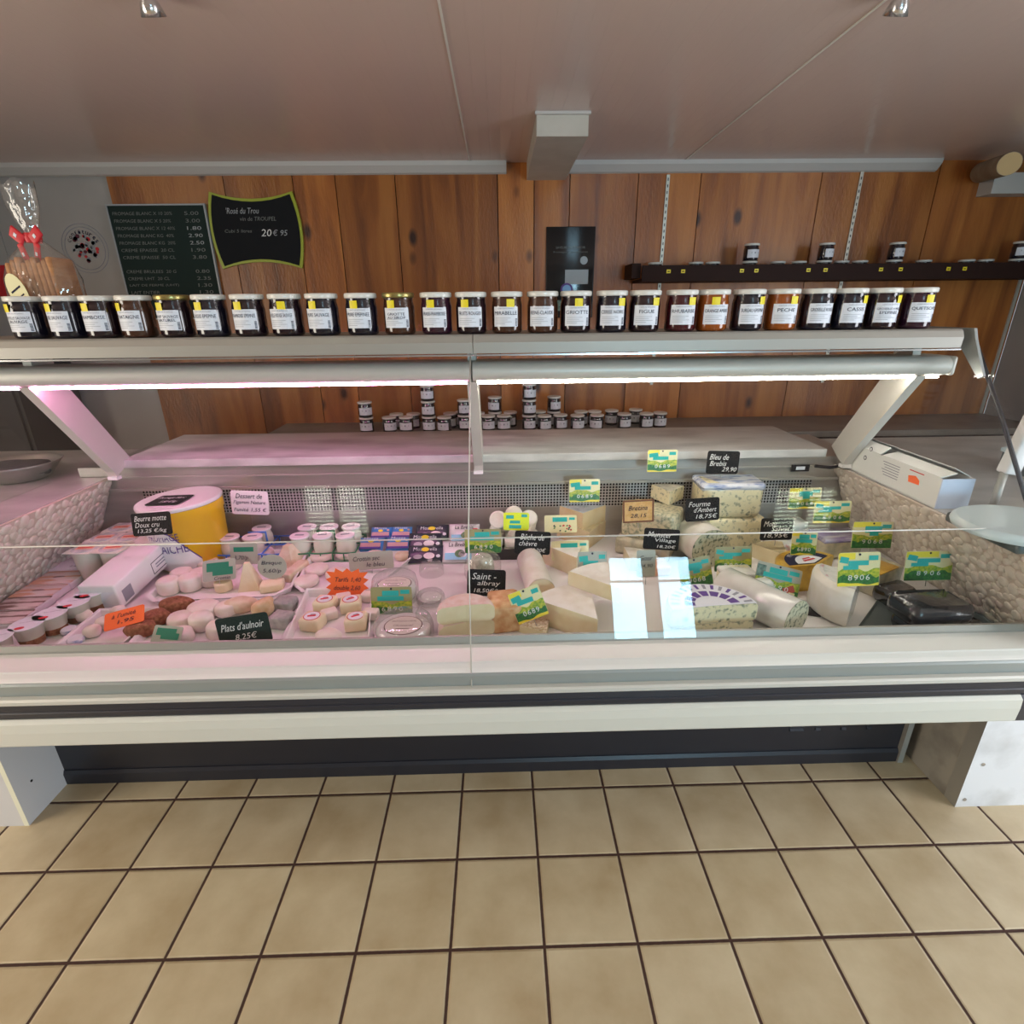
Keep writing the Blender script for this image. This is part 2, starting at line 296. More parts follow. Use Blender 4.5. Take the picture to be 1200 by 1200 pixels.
# ------------------------------------------------------------------ mesh builder
_text_cache = {}
def text_geo(s):
    if s not in _text_cache:
        cu = bpy.data.curves.new('lettering', 'FONT'); cu.body = s; cu.resolution_u = 2
        o = bpy.data.objects.new('lettering', cu); me = bpy.data.meshes.new_from_object(o)
        vs = [v.co.copy() for v in me.vertices]; fs = [tuple(p.vertices) for p in me.polygons]
        bpy.data.objects.remove(o); bpy.data.meshes.remove(me); bpy.data.curves.remove(cu)
        x0 = min(v.x for v in vs); x1 = max(v.x for v in vs); y0 = min(v.y for v in vs); y1 = max(v.y for v in vs)
        _text_cache[s] = ([((v.x-x0)/(x1-x0)-0.5, (v.y-y0)/(y1-y0)-0.5) for v in vs], fs, (x1-x0)/(y1-y0))
    return _text_cache[s]
class MB:
    def __init__(s): s.v = []; s.f = []; s.m = []; s.mats = []; s.sm = []; s.T = Matrix.Identity(4); s.col = []
    def mi(s, m):
        if isinstance(m, str): m = M[m]
        if m not in s.mats: s.mats.append(m)
        return s.mats.index(m)
    def add(s, vs, fs, m, smooth=False, col=None):
        b = len(s.v); s.v += [s.T @ Vector(p) for p in vs]; k = s.mi(m)
        s.f += [tuple(b+i for i in f) for f in fs]; s.m += [k]*len(fs); s.sm += [smooth]*len(fs)
        s.col += [col or (0, 0, 0, 1)]*len(vs); return s
    def box(s, a, b, m, col=None):
        x0, y0, z0 = a; x1, y1, z1 = b
        return s.add([(x0,y0,z0),(x1,y0,z0),(x1,y1,z0),(x0,y1,z0),(x0,y0,z1),(x1,y0,z1),(x1,y1,z1),(x0,y1,z1)],
                     [(0,3,2,1),(4,5,6,7),(0,1,5,4),(1,2,6,5),(2,3,7,6),(3,0,4,7)], m, col=col)
    def rbox(s, a, b, m, r=0.004, wob=0.0, seed=0):
        """box with rounded vertical corners and a chamfered top and bottom edge"""
        x0, y0, z0 = a; x1, y1, z1 = b; r = min(r, (x1-x0)/2.01, (y1-y0)/2.01, (z1-z0)/2.01); rnd = random.Random(seed)
        def ring(z, ins):
            pts = []
            for cx, cy, a0 in ((x1-r, y1-r, 0), (x0+r, y1-r, 90), (x0+r, y0+r, 180), (x1-r, y0+r, 270)):
                for k in range(4):
                    t = radians(a0+30*k); q = r-ins; pts.append((cx+q*cos(t), cy+q*sin(t), z+(rnd.random()-.5)*wob))
            return pts
        rings = [ring(z0, r*0.6), ring(z0+r*0.35, r*0.12), ring(z0+r, 0), ring(z1-r, 0), ring(z1-r*0.35, r*0.12), ring(z1, r*0.6)]
        vs = sum(rings, []); n = 16; fs = [tuple(reversed(range(n))), tuple(range(5*n, 6*n))]
        for k in range(5):
            for i in range(n): j = (i+1) % n; fs.append((k*n+i, k*n+j, (k+1)*n+j, (k+1)*n+i))
        return s.add(vs, fs, m, True)
    def prism(s, poly, axis, a, b, m, smooth=False, capm=None):
        """polygon in the plane across `axis`, extruded from a to b"""
        def P(p, t): return {'x': (t, p[0], p[1]), 'y': (p[0], t, p[1]), 'z': (p[0], p[1], t)}[axis]
        n = len(poly); vs = [P(p, a) for p in poly]+[P(p, b) for p in poly]
        s.add(vs, [(i, (i+1) % n, n+(i+1) % n, n+i) for i in range(n)], m, smooth)
        s.add(vs, [tuple(reversed(range(n))), tuple(range(n, 2*n))], capm or m); return s
    def lathe(s, prof, m, n=24, smooth=True, sx=1, sy=1, a0=0, a1=360):
        full = a1-a0 >= 360; k = n if full else n+1; vs = []; fs = []
        for r, z in prof:
            for i in range(k): t = radians(a0+(a1-a0)*i/n); vs.append((r*cos(t)*sx, r*sin(t)*sy, z))
        for j in range(len(prof)-1):
            for i in range(n):
                i2 = (i+1) % k if full else i+1
                fs.append((j*k+i, j*k+i2, (j+1)*k+i2, (j+1)*k+i))
        return s.add(vs, fs, m, smooth)
    def cyl(s, r, z0, z1, m, n=20, bev=0.0, capm=None, sx=1, sy=1):
        b = bev; s.lathe([(r-b, z0), (r-b*.3, z0+b*.3), (r, z0+b), (r, z1-b), (r-b*.3, z1-b*.3), (r-b, z1)] if b else [(r, z0), (r, z1)], m, n, sx=sx, sy=sy)
        s.lathe([(0.0001, z0), (r-b, z0)], capm or m, n, False, sx, sy); s.lathe([(0.0001, z1), (r-b, z1)], capm or m, n, False, sx, sy); return s
    def sector(s, R, h, ang, rind, paste, bev=0.008, n=18, top=None):
        """slice of a round cheese, point at the origin, opening around +y"""
        a0 = 90-ang/2; a1 = 90+ang/2
        s.lathe([(R-bev, 0), (R-bev*.2, bev*.5), (R, bev), (R, h-bev), (R-bev*.2, h-bev*.5), (R-bev, h)], rind, n, True, a0=a0, a1=a1)
        pts = [(0, 0)]+[((R-bev)*cos(radians(a0+ang*i/n)), (R-bev)*sin(radians(a0+ang*i/n))) for i in range(n+1)]
        s.add([(x, y, h) for x, y in pts], [tuple(range(len(pts)))], top or rind); s.add([(x, y, 0) for x, y in pts], [tuple(reversed(range(len(pts))))], rind)
        for a, fl in ((a0, 0), (a1, 1)):
            c, d = cos(radians(a)), sin(radians(a)); p = [(0, 0), (R-bev, 0), (R-bev*.2, bev*.5), (R, bev), (R, h-bev), (R-bev*.2, h-bev*.5), (R-bev, h), (0, h)]
            s.add([(q*c, q*d, z) for q, z in p], [tuple(range(8)) if not fl else tuple(reversed(range(8)))], paste)
        return s
    def blob(s, rx, ry, rz, m, seed=0, wob=0.06, n=14, k=8, flat=0.75):
        """lumpy rounded body resting on z=0 with a flattish top and base"""
        rnd = random.Random(seed); ph = [rnd.random()*6 for _ in range(6)]; vs = []; fs = []
        for j in range(k+1):
            t = -pi/2+pi*j/k; cz = sin(t); cr = abs(cos(t))**(1-flat*0.8) if 0 < j < k else 0.0
            for i in range(n):
                a = 2*pi*i/n; q = 1+wob*(sin(2*a+ph[0])+.6*sin(3*a+ph[1]+2*t)+.4*sin(5*a+ph[2]))
                vs.append((rx*cr*q*cos(a), ry*cr*q*sin(a), rz*(1+cz)/2*(1+wob*.5*sin(a+ph[3]))))
        for j in range(k):
            for i in range(n): i2 = (i+1) % n; fs.append((j*n+i, j*n+i2, (j+1)*n+i2, (j+1)*n+i))
        return s.add(vs, fs, m, True)
    def tube(s, pts, r, m, n=8, closed=False):
        pts = [Vector(p) for p in pts]; N_ = len(pts); vs = []; fs = []
        for i, p in enumerate(pts):
            if closed: d = pts[(i+1) % N_]-pts[i-1]
            else: d = pts[min(i+1, N_-1)]-pts[max(i-1, 0)]
            d.normalize(); up = Vector((0, 0, 1)) if abs(d.z) < 0.9 else Vector((1, 0, 0)); a = d.cross(up).normalized(); b = d.cross(a)
            for k in range(n): t = 2*pi*k/n; vs.append(p+(a*cos(t)+b*sin(t))*r)
        for i in range(N_ if closed else N_-1):
            j = (i+1) % N_
            for k in range(n): k2 = (k+1) % n; fs.append((i*n+k, i*n+k2, j*n+k2, j*n+k))
        if not closed: fs += [tuple(reversed(range(n))), tuple(range((N_-1)*n, N_*n))]
        return s.add(vs, fs, m, True)
    def quad(s, pts, m): return s.add(pts, [tuple(range(len(pts)))], m)
    def text(s, st, w, h, m, fn, shear=0.0, keep=True):
        """lettering fitted in w x h (keeps its aspect when `keep`), placed through fn(x, y)"""
        vs, fs, asp = text_geo(st)
        if keep: w = min(w, h*asp*1.25)
        return s.add([fn(x*w+shear*y*h, y*h) for x, y in vs], fs, m)
    def build(s, name, parent=None, loc=None, rot=None, weld=False):
        me = bpy.data.meshes.new(name); me.from_pydata([tuple(v) for v in s.v], [], s.f)
        for m in s.mats: me.materials.append(m)
        me.polygons.foreach_set('material_index', s.m); me.polygons.foreach_set('use_smooth', s.sm)
        if any(c != (0, 0, 0, 1) for c in s.col):
            a = me.color_attributes.new('plank', 'FLOAT_COLOR', 'POINT')
            for i, c in enumerate(s.col): a.data[i].color = c
        me.update(); o = bpy.data.objects.new(name, me); C.objects.link(o)
        if parent: o.parent = parent
        if loc is not None: o.location = loc
        if rot is not None: o.rotation_euler = rot
        return o
def tag(o, label, cat, group=None):
    o['label'] = label; o['category'] = cat
    if group: o['group'] = group
    return o
def thing(name, label, cat, loc=(0, 0, 0), rot=(0, 0, 0), group=None):
    o = bpy.data.objects.new(name, None); C.objects.link(o); o.location = loc; o.rotation_euler = rot; o.empty_display_size = 0.05
    return tag(o, label, cat, group)
def struct(o): o['kind'] = 'structure'; return o
def copy_tree(o, loc, rot=None, label=None):
    c = o.copy(); C.objects.link(c); c.location = loc
    if rot is not None: c.rotation_euler = rot
    if label: c['label'] = label
    for ch in o.children:
        d = ch.copy(); C.objects.link(d); d.parent = c
        for g in ch.children: e = g.copy(); C.objects.link(e); e.parent = d
    return c

# ================================================================== THE ROOM
XW0, XW1, YW, ZC = -3.2, 3.15, 3.40, 2.20
struct(MB().box((XW0-.1, BACKY-.1, -.05), (XW1+.1, YW+.1, 0), 'floor').build('floor'))
struct(MB().box((XW0-.1, BACKY-.1, ZC), (XW1+.1, YW+.1, ZC+.05), 'ceiling').build('ceiling'))
for x0_, x1_, nm in ((XW0-.1, XW0, 'wall_left'), (XW1, XW1+.1, 'wall_right')):
    b = MB(); b.box((x0_, BACKY, 0), (x1_, -.5, ZC), 'plaster'); b.box((x0_, .8, 0), (x1_, YW, ZC), 'plaster'); b.box((x0_, -.5, 2.08), (x1_, .8, ZC), 'plaster'); b.box((x0_, -.5, 0), (x1_, .8, .2), 'plaster'); struct(b.build(nm))  # opening in each side wall added to let the fill light in
# plastered part of the far wall and the pine boarding beside it
struct(MB().box((XW0, YW+.02, 0), (-2.11, YW+.1, ZC), 'plaster').build('wall_back_plastered'))
b = MB(); rnd = random.Random(4)
edges = [-2.11]+[at(u, 215, y=YW).x for u in (262, 343, 393, 463, 583, 626, 668, 748, 821, 962, 1098)]+[XW1]
for a_, c_ in zip(edges, edges[1:]):
    b.box((a_+.0025, YW, 0), (c_-.0025, YW+.05, ZC), 'wood', col=(rnd.random(), rnd.random(), rnd.random(), 1))
b.box((-2.11, YW+.03, 0), (XW1, YW+.1, ZC), 'black')
struct(b.build('wall_back'))
# wall behind the photographer, with its window openings
b = MB(); ops = [(.99, 1.34, .81, 1.60), (1.44, 1.79, .81, 1.60)]
x = XW0
for (a_, c_, z0, z1) in ops:
    b.box((x, BACKY-.08, 0), (a_, BACKY, ZC), 'plaster'); b.box((a_, BACKY-.08, 0), (c_, BACKY, z0), 'plaster'); b.box((a_, BACKY-.08, z1), (c_, BACKY, ZC), 'plaster'); x = c_
b.box((x, BACKY-.08, 0), (XW1, BACKY, ZC), 'plaster'); struct(b.build('wall_front'))
for i, (a_, c_, z0, z1) in enumerate(ops):
    b = MB(); t = .02; zm = z0+(z1-z0)*.70
    b.box((a_, BACKY-.07, z0), (a_+t, BACKY-.03, z1), 'dark_cabinet'); b.box((c_-t, BACKY-.07, z0), (c_, BACKY-.03, z1), 'dark_cabinet')
    b.box((a_+t, BACKY-.07, z0), (c_-t, BACKY-.03, z0+t), 'dark_cabinet'); b.box((a_+t, BACKY-.07, z1-t), (c_-t, BACKY-.03, z1), 'dark_cabinet')
    b.box((a_+t, BACKY-.07, zm-t), (c_-t, BACKY-.03, zm), 'dark_cabinet'); struct(b.build('window_%d' % (i+1)))
# cornice where the ceiling meets the boarding, in two runs either side of the beam
struct(MB().prism([(YW, ZC), (YW-.05, ZC), (YW-.045, ZC-.02), (YW-.015, ZC-.05), (YW, ZC-.055)], 'x', XW0, .06, 'trim').build('trim_1'))
struct(MB().prism([(YW, ZC), (YW-.05, ZC), (YW-.045, ZC-.02), (YW-.015, ZC-.05), (YW, ZC-.055)], 'x', .36, 2.45, 'trim').build('trim_2'))
b = MB(); b.box((.172, 2.6, ZC-.085), (.385, YW-.001, ZC-.001), 'beam'); b.box((.165, 2.585, ZC-.012), (.392, 2.6, ZC-.001), 'trim'); struct(b.build('trim_3'))
for i_, u in enumerate((514, 1037)):
    x_ = at(u, 0, z=ZC).x; struct(MB().box((x_-.0035, BACKY, ZC-.003), (x_+.0035, YW-.05, ZC-.0005), 'white_paint').build('trim_%d' % (6+i_)))
# round log purlin and boxed ledge in the right corner
A_, B_ = at(1150, 202, y=3.36), at(1183, 192, y=2.98)
b = MB(); b.T = Matrix.Translation(B_) @ (A_-B_).to_track_quat('Z', 'Y').to_matrix().to_4x4()
b.cyl(.050, 0, (A_-B_).length, 'log', 20); b.cyl(.048, -.002, -.0002, 'log_end', 20); struct(b.build('trim_4'))
struct(MB().box((2.72, YW-.10, 2.02), (XW1, YW-.001, 2.12), 'trim').build('trim_5'))
for u in (168, 1062):
    p = at(u, -16, z=ZC); t = thing('ceiling_spotlight', 'small chrome ceiling spotlight at the top %s of the photo' % ('left' if u < 600 else 'right'), 'spotlight', (p.x, p.y, ZC))
    b = MB(); b.cyl(.028, -.010, -.001, 'chrome', 16, .002); b.build('mount', t)
    b = MB(); b.T = Matrix.Rotation(radians(25), 4, 'X'); b.lathe([(.012, -.015), (.022, -.03), (.03, -.055), (.027, -.055), (.02, -.04), (.001, -.04)], 'chrome', 16); b.build('lamp_head', t)
# two louvred ceiling luminaires above the photographer
def luminaire(x, y, label):
    t = thing('louvred_luminaire', label, 'ceiling light', (x, y, ZC))
    b = MB(); W, Lh = .15, .13
    b.box((-W, -Lh, -.012), (W, Lh, -.001), 'white_paint')
    for s_ in (-1, 1): b.box((s_*W-.008, -Lh, -.06), (s_*W+.008, Lh, -.012), 'white_paint'); b.box((-W+.008, s_*Lh-.008, -.06), (W-.008, s_*Lh+.008, -.012), 'white_paint')
    b.box((-.012, -Lh+.008, -.06), (.012, Lh-.008, -.012), 'white_paint'); b.build('housing', t)
    b = MB()
    for k in range(13): yy = -Lh+.018+k*(2*Lh-.036)/12; b.box((-W+.009, yy-.003, -.06), (-.013, yy+.003, -.040), 'alu'); b.box((.013, yy-.003, -.06), (W-.009, yy+.003, -.040), 'alu')
    b.build('louvre', t)
    for s_ in (-1, 1):
        b = MB(); b.box((s_*W/2-.055, -Lh+.012, -.038), (s_*W/2+.055, Lh-.012, -.030), 'lum'); b.build('lit_diffuser', t)
luminaire(-.76, .81, 'louvred fluorescent ceiling luminaire on the left above the customer side')
luminaire(1.42, .76, 'louvred fluorescent ceiling luminaire on the right above the customer side')

# ================================================================== THINGS ON THE FAR WALL
def on_wall(u, v, y=YW): return at(u, v, y=y)
# menu chalkboard
p0 = on_wall(128, 242); p1 = on_wall(240, 240); zb = on_wall(255, 372).z
t = thing('menu_chalkboard', 'tall grey-framed chalkboard price list written in faint chalk capitals', 'chalkboard', ((p0.x+p1.x)/2, YW, zb))
W_ = (p1.x-p0.x); Hh = p0.z-zb
b = MB(); b.box((-W_/2, -.018, 0), (W_/2, -.006, Hh), 'slate_green'); b.build('board', t)
b = MB(); fr = .008
for q in (((-W_/2-fr, -.022, -fr), (W_/2+fr, -.004, 0)), ((-W_/2-fr, -.022, Hh), (W_/2+fr, -.004, Hh+fr)), ((-W_/2-fr, -.022, 0), (-W_/2, -.004, Hh)), ((W_/2, -.022, 0), (W_/2+fr, -.004, Hh))): b.box(*q, 'photo_grey')
b.build('frame', t)
b = MB(); rows = [('FROMAGE BLANC X 10 20%', '5.00'), ('FROMAGE BLANC X 5 20%', '3.00'), ('FROMAGE BLANC X 12 40%', '1.80'), ('FROMAGE BLANC KG  40%', '2.90'), ('FROMAGE BLANC KG  20%', '2.50'), ('CREME EPAISSE  20 CL', '1.90'), ('CREME EPAISSE  50 CL', '3.80'), None, ('CREME BRULEES  20 G', '0.80'), ('CREME UHT  20 CL', '2.35'), ('LAIT DE FERME (UHT)', '1.30'), ('LAIT ENTIER', '1.30')]
for i, r_ in enumerate(rows):
    if not r_: continue
    zz = Hh-.038-i*.0365
    if zz < .02: break
    n_ = len(r_[0]); w1 = W_*.62*n_/22
    b = MB(); b.text(r_[0], w1, .016, 'chalk_dim', lambda x, y, zz=zz, w1=w1: (-W_/2+.02+w1/2+x, -.0195, zz+y), .15, False); b.build('chalk_line', t); b = MB()
    b.text(r_[1], W_*.15, .018, 'chalk_dim' if i not in (2, 3, 4) else 'photo_grey', lambda x, y, zz=zz: (W_*.36+x, -.0195, zz+y), .1, False); b.build('chalk_line', t)
# curved wine board with lime border
cs = [on_wall(248, 224), on_wall(341, 226), on_wall(345, 310), on_wall(272, 309)]
cx_ = (cs[0].x+cs[1].x)/2; czz = 1.875; t = thing('chalkboard_sign', 'lime-edged chalkboard with curved sides advertising a price of 20€95', 'chalkboard', (cx_, YW, czz))
def hourglass(w, h, ins):
    pts = []; K = 8
    c_ = [(-w/2+ins, h/2-ins), (w/2-ins, h/2-ins), (w/2-ins, -h/2+ins), (-w/2+ins, -h/2+ins)]
    for i in range(4):
        a_, d_ = Vector(c_[i]), Vector(c_[(i+1) % 4]); nrm = Vector((-(d_-a_).y, (d_-a_).x)).normalized()*(1 if 1 else 1)
        sag = (-.035 if i % 2 == 0 else .028)
        for k in range(K): q = k/K; m_ = a_.lerp(d_, q)+nrm*sag*4*q*(1-q); pts.append((m_.x, m_.y))
    return pts
b = MB(); b.prism(hourglass(.45, .385, 0), 'y', -.014, -.003, 'lime'); b.build('border', t)
b = MB(); b.prism(hourglass(.45, .385, .014), 'y', -.016, -.0145, 'slate'); b.build('slate_face', t)
b = MB()
for s_, x_, z_, w_, h_, m_ in (("'Rosé du Trou", -.06, .10, .18, .03, 'photo_grey'), ('vin de TROUPEL', .02, .06, .2, .020, 'chalk_dim'), ('Cubi 5 litres', -.10, -.0, .15, .016, 'chalk_dim'), ('20', .055, -.01, .055, .036, 'chalk'), ('€ 95', .13, -.01, .08, .03, 'photo_grey')):
    b = MB(); b.text(s_, w_, h_, m_, lambda x, y, x_=x_, z_=z_: (x_+x, -.0168, z_+y), .25, False); b.build('chalk_line', t)
# glossy black poster
p0 = on_wall(640, 266); p1 = on_wall(698, 264); zb = on_wall(690, 372).z; W_ = p1.x-p0.x; Hh = p0.z-zb
t = thing('black_poster', 'glossy black portrait poster with a pale emblem and photo hung on the boarding', 'poster', ((p0.x+p1.x)/2, YW, zb))
b = MB(); b.rbox((-W_/2, -.012, 0), (W_/2, -.002, Hh), 'poster_black', .004); b.build('panel', t)
b = MB(); z_ = lambda k: Hh*(1-k)
b.box((W_*-.10, -.0135, z_(.62)), (W_*.38, -.0122, z_(.46)), 'photo_grey')
b.T = Matrix.Translation((-W_*.06, -.0125, z_(.68))) @ Matrix.Rotation(radians(90), 4, 'X'); b.cyl(.036, 0, .0012, 'purple_ink', 20); b.cyl(.026, .0012, .0018, 'photo_blue', 20); b.T = Matrix.Identity(4)
b.box((-W_*.16, -.0133, z_(.9)), (W_*.12, -.0122, z_(.72)), 'photo_blue'); b.box((-W_*.25, -.0140, z_(.92)), (-W_*.02, -.0134, z_(.8)), 'card_slategreen')
b.T = Matrix.Translation((W_*.28, -.0125, z_(.36))) @ Matrix.Rotation(radians(90), 4, 'X'); b.cyl(.022, 0, .001, 'photo_grey', 16); b.T = Matrix.Identity(4)
b.text('SAVEURS DU TERROIR', W_*.6, .012, 'chalk_dim', lambda x, y: (x, -.0126, z_(.22)+y), 0, False); b.text('fromages et confitures', W_*.7, .012, 'chalk_dim', lambda x, y: (x, -.0126, z_(.27)+y), 0, False)
b.build('printed_picture', t)
# round wreath decal on the plaster
p = on_wall(97, 291); t = thing('wall_emblem', 'round printed emblem with a wreath of red fruit on the grey plaster wall', 'emblem', (p.x, YW+.02, p.z))
b = MB(); b.T = Matrix.Rotation(radians(90), 4, 'X')
for r_ in (.125, .108): b.lathe([(r_, .001), (r_, .002), (r_+.003, .002), (r_+.003, .001)], 'ink_soft', 32)
rnd = random.Random(2)
for k in range(46):
    a_ = rnd.random()*6.28; r_ = .015+rnd.random()*.055; b.T = Matrix.Rotation(radians(90), 4, 'X') @ Matrix.Translation((r_*cos(a_), r_*sin(a_), 0)); b.cyl(.007+rnd.random()*.006, .001, .003, ('red', 'photo_grey', 'ink_soft', 'berry', 'photo_grey')[k % 5], 8)
b.T = Matrix.Identity(4)
for k, ch in enumerate('Confitures'): 
    a_ = radians(152-k*14); b.text(ch, .014, .018, 'ink', lambda x, y, a_=a_: (.085*cos(a_)+x*sin(a_)+y*cos(a_), -.0025, .085*sin(a_)-x*cos(a_)+y*sin(a_)), 0, False)
b.build('emblem_print', t)
# notice with red band at the far left
p = on_wall(2, 320); t = thing('wall_notice', 'white notice with a broad red band on the plaster at the photo left edge', 'notice', (p.x-.12, YW+.02, 1.55))
b = MB(); b.box((-.2, -.006, 0), (.17, -.001, .55), 'plaster'); b.build('sheet', t)
b = MB(); b.box((-.2, -.0075, .0), (.17, -.0062, .165), 'red'); b.build('red_band', t)
b = MB(); [b.box((-.15, -.007, .3+.03*k), (.12, -.0062, .307+.03*k), 'ink_soft') for k in range(4)]; b.build('print_lines', t)
# dark cupboard behind the left end
t = thing('dark_cupboard', 'low dark cupboard against the grey wall behind the left end glass', 'cupboard', (-2.86, 3.15, 0))
b = MB(); b.box((-.3, -.2, 0), (.3, .22, 1.22), 'dark_cabinet'); b.build('body', t)
b = MB(); b.box((-.28, -.215, .08), (-.005, -.201, 1.18), 'dark_cabinet'); b.build('door', t); b = MB(); b.box((.005, -.215, .08), (.28, -.201, 1.18), 'dark_cabinet'); b.build('door', t)
# slotted shelf rails
def rail(pu, pv, v1, lab):
    p = on_wall(pu, pv); z1 = at(pu-((v1-pv)*.1), v1, y=YW).z; z0 = 1.0
    b = MB(); b.box((-.009, -.008, 0), (.009, -.001, p.z-z0), 'rail')
    k = .02
    while k < p.z-z0-.02: b.box((-.0025, -.0088, k), (.0025, -.0081, k+.014), 'black'); k += .032
    o = b.build('shelf_rail', None, (p.x, YW, z0)); tag(o, lab, 'shelf rail')
rail(783, 205, 500, 'white slotted shelf rail on the boards above the FIGUE jar')
rail(1010, 201, 500, 'white slotted shelf rail on the boards above the CASSIS jar')
p = on_wall(1196, 325); o = MB().box((-.009, -.008, 0), (.009, -.001, 1.0), 'rail').build('shelf_rail', None, (p.x, YW, .65)); tag(o, 'white slotted shelf rail nearest the right edge of the photo', 'shelf rail')
# dark shelf with lip and yellow price tabs
SX0 = at(742, 318, y=3.17).x; t = thing('wall_shelf', 'long dark brown wall shelf with small yellow price tabs', 'shelf', (SX0, 3.17, 1.605))
b = MB(); b.box((.05, .012, -.02), (XW1-SX0-.01, .215, -.004), 'shelf_brown'); b.box((0.05, 0, -.02), (XW1-SX0-.01, .012, .062), 'shelf_brown'); b.build('board', t)
b = MB(); b.box((0, .03, .0), (.048, .215, .075), 'shelf_brown'); b.build('end_block', t)
for u in (784, 801, 870, 887, 948, 968, 1033, 1056, 1112, 1131):
    p = at(u, 314, y=3.168); b = MB(); b.box((-.011, -.0015, -.009), (.011, -.0002, .009), 'yellow_print'); b.box((-.006, -.002, -.003), (.006, -.0016, .002), 'shelf_brown'); b.build('price_tab', t, (p.x-SX0, 0, .031))

# ================================================================== JARS
def jar_parts(parent, R, Hj, jam, lid, name=None, small=False, seed=0, sticker=None):
    b = MB(); n = 14 if small else 28; lh = Hj*.125
    b.lathe([(.0001, 0), (R*.80, 0), (R*.93, Hj*.03), (R*.97, Hj*.08), (R*.97, Hj*.66), (R*.93, Hj*.75), (R*.90, Hj*.80), (R*.90, Hj-lh*.6)], 'jam_'+jam, n); b.build('glass_body', parent)
    b = MB(); b.cyl(R, Hj-lh, Hj, lid, n, lh*.25); b.build('lid', parent)
    # wrap-round paper label; the front is -y
    b = MB(); rl = R*.975; a0, a1 = (-52, 44) if not small else (-60, 60); z0, z1 = Hj*.17, Hj*.645; K = 14
    def fn(x, y, dr=0.0):
        a = x/rl; return ((rl+dr)*sin(a), -(rl+dr)*cos(a), y)
    for dr_, m_, aa0, aa1, zz0, zz1 in ((.0004, 'label_white', a0, a1, z0, z1),):
        vs = []
        for k in range(K+1):
            a = radians(aa0+(aa1-aa0)*k/K); vs += [fn(a*rl, zz0, dr_), fn(a*rl, zz1, dr_)]
        b.add(vs, [(2*k, 2*k+2, 2*k+3, 2*k+1) for k in range(K)], m_, True)
    ac = radians((a0+a1)/2)*rl; lw_ = radians(a1-a0)*rl
    if name:
        lines = name.split('/'); 
        for i, s_ in enumerate(lines):
            hh = Hj*.085 if len(lines) == 1 else Hj*.062; zc = z1-Hj*.15-i*Hj*.085
            b.text(s_, lw_*.90, hh, 'ink', lambda x, y, zc=zc: fn(ac+x, zc+y, .0009), 0, True)
        b.text('CONFITURE ARTISANALE', lw_*.62, Hj*.028, 'ink_soft', lambda x, y: fn(ac+x, z1-Hj*.045+y, .0009), 0, False)
        for i, w_ in enumerate((.62, .5, .66, .4)):
            zz = z0+Hj*(.20-.045*i); vs = [fn(ac-lw_*.42+lw_*w_*q/4, zz+d, .0008) for q in range(5) for d in (0, Hj*.008)]
            b.add(vs, [(2*k, 2*k+2, 2*k+3, 2*k+1) for k in range(4)], 'ink_soft')
        for k in range(7):
            zz = z0+Hj*.02+k*Hj*.026; x_ = ac+lw_*.38; b.add([fn(x_, zz, .0009), fn(x_+lw_*.09, zz, .0009), fn(x_+lw_*.09, zz+Hj*.015, .0009), fn(x_, zz+Hj*.015, .0009)], [(0, 1, 2, 3)], 'ink')
    else:
        b.add([fn(-R*.5, (z0+z1)/2, .0009), fn(0, (z0+z1)/2, .0012), fn(R*.5, (z0+z1)/2, .0009), fn(R*.5, (z0+z1)/2+.008, .0009), fn(0, (z0+z1)/2+.008, .0012), fn(-R*.5, (z0+z1)/2+.008, .0009)], [(0, 1, 4, 5), (1, 2, 3, 4)], 'ink_soft')
    b.build('paper_label', parent)
    if sticker is not None:
        b = MB(); q = R*.24; vs = []
        for k in range(4):
            x_ = sticker*R-q+2*q*k/3; vs += [fn(x_, Hj*.635, .0016), fn(x_, Hj*.635+q*1.9, .0016)]
        b.add(vs, [(2*k, 2*k+2, 2*k+3, 2*k+1) for k in range(3)], 'sticker_yellow'); b.build('yellow_sticker', parent)
ZT = 1.389
JR = [(28, 'MYRTILLE SAUVAGE/SAUVAGE', 'ink', 'w', -.75), (74, 'MURE SAUVAGE', 'ink', 'w', -.35), (115, 'FRAMBOISE', 'dark', 'w', -.35), (157, 'CHATAIGNE', 'brown', 'w', -.65), (202, 'FRUIT SAUVAGE/NATUREL', 'dark', 'g', -.35),
      (245, 'CASSIS EPEPINE', 'ink', 'w', -.3), (290, 'FRAMBOISE EPEPINEE', 'dark', 'w', -.3), (334, 'AIRELLE ROUGE SAUVAGE', 'dark', 'w', .1), (377, 'MURE SAUVAGE', 'ink', 'w', -.3), (423, 'MURE EPEPINEE', 'ink', 'w', -.25),
      (467, 'GRIOTTE/AU SIROP', 'brown', 'g', -.35), (511, 'FRAISE-FRAMBOISE', 'plum', 'w', -.25), (552, 'FRUITS ROUGES', 'dark', 'w', -.35), (594, 'MIRABELLE', 'brown', 'w', .25), (636, 'REINE-CLAUDE', 'brown', 'w', None),
      (675, 'GRIOTTE', 'dark', 'w', 0), (717, 'CERISE NOIRE', 'ink', 'w', .62), (756, 'FIGUE', 'dark', 'w', .55), (799, 'RHUBARBE', 'red', 'w', .45), (836, 'ORANGE AMERE', 'amber', 'w', -.2), (877, 'SUREAU EPEPINE', 'ink', 'w', .72),
      (917, 'PECHE', 'amber', 'w', .35), (957, 'GROSEILLE ROUGE', 'ink', 'w', None), (995, 'CASSIS', 'ink', 'w', .72), (1034, 'GROSEILLE A MAQ/EPEPINEE', 'dark', 'w', .7), (1075, 'QUETSCHE', 'plum', 'w', .1)]
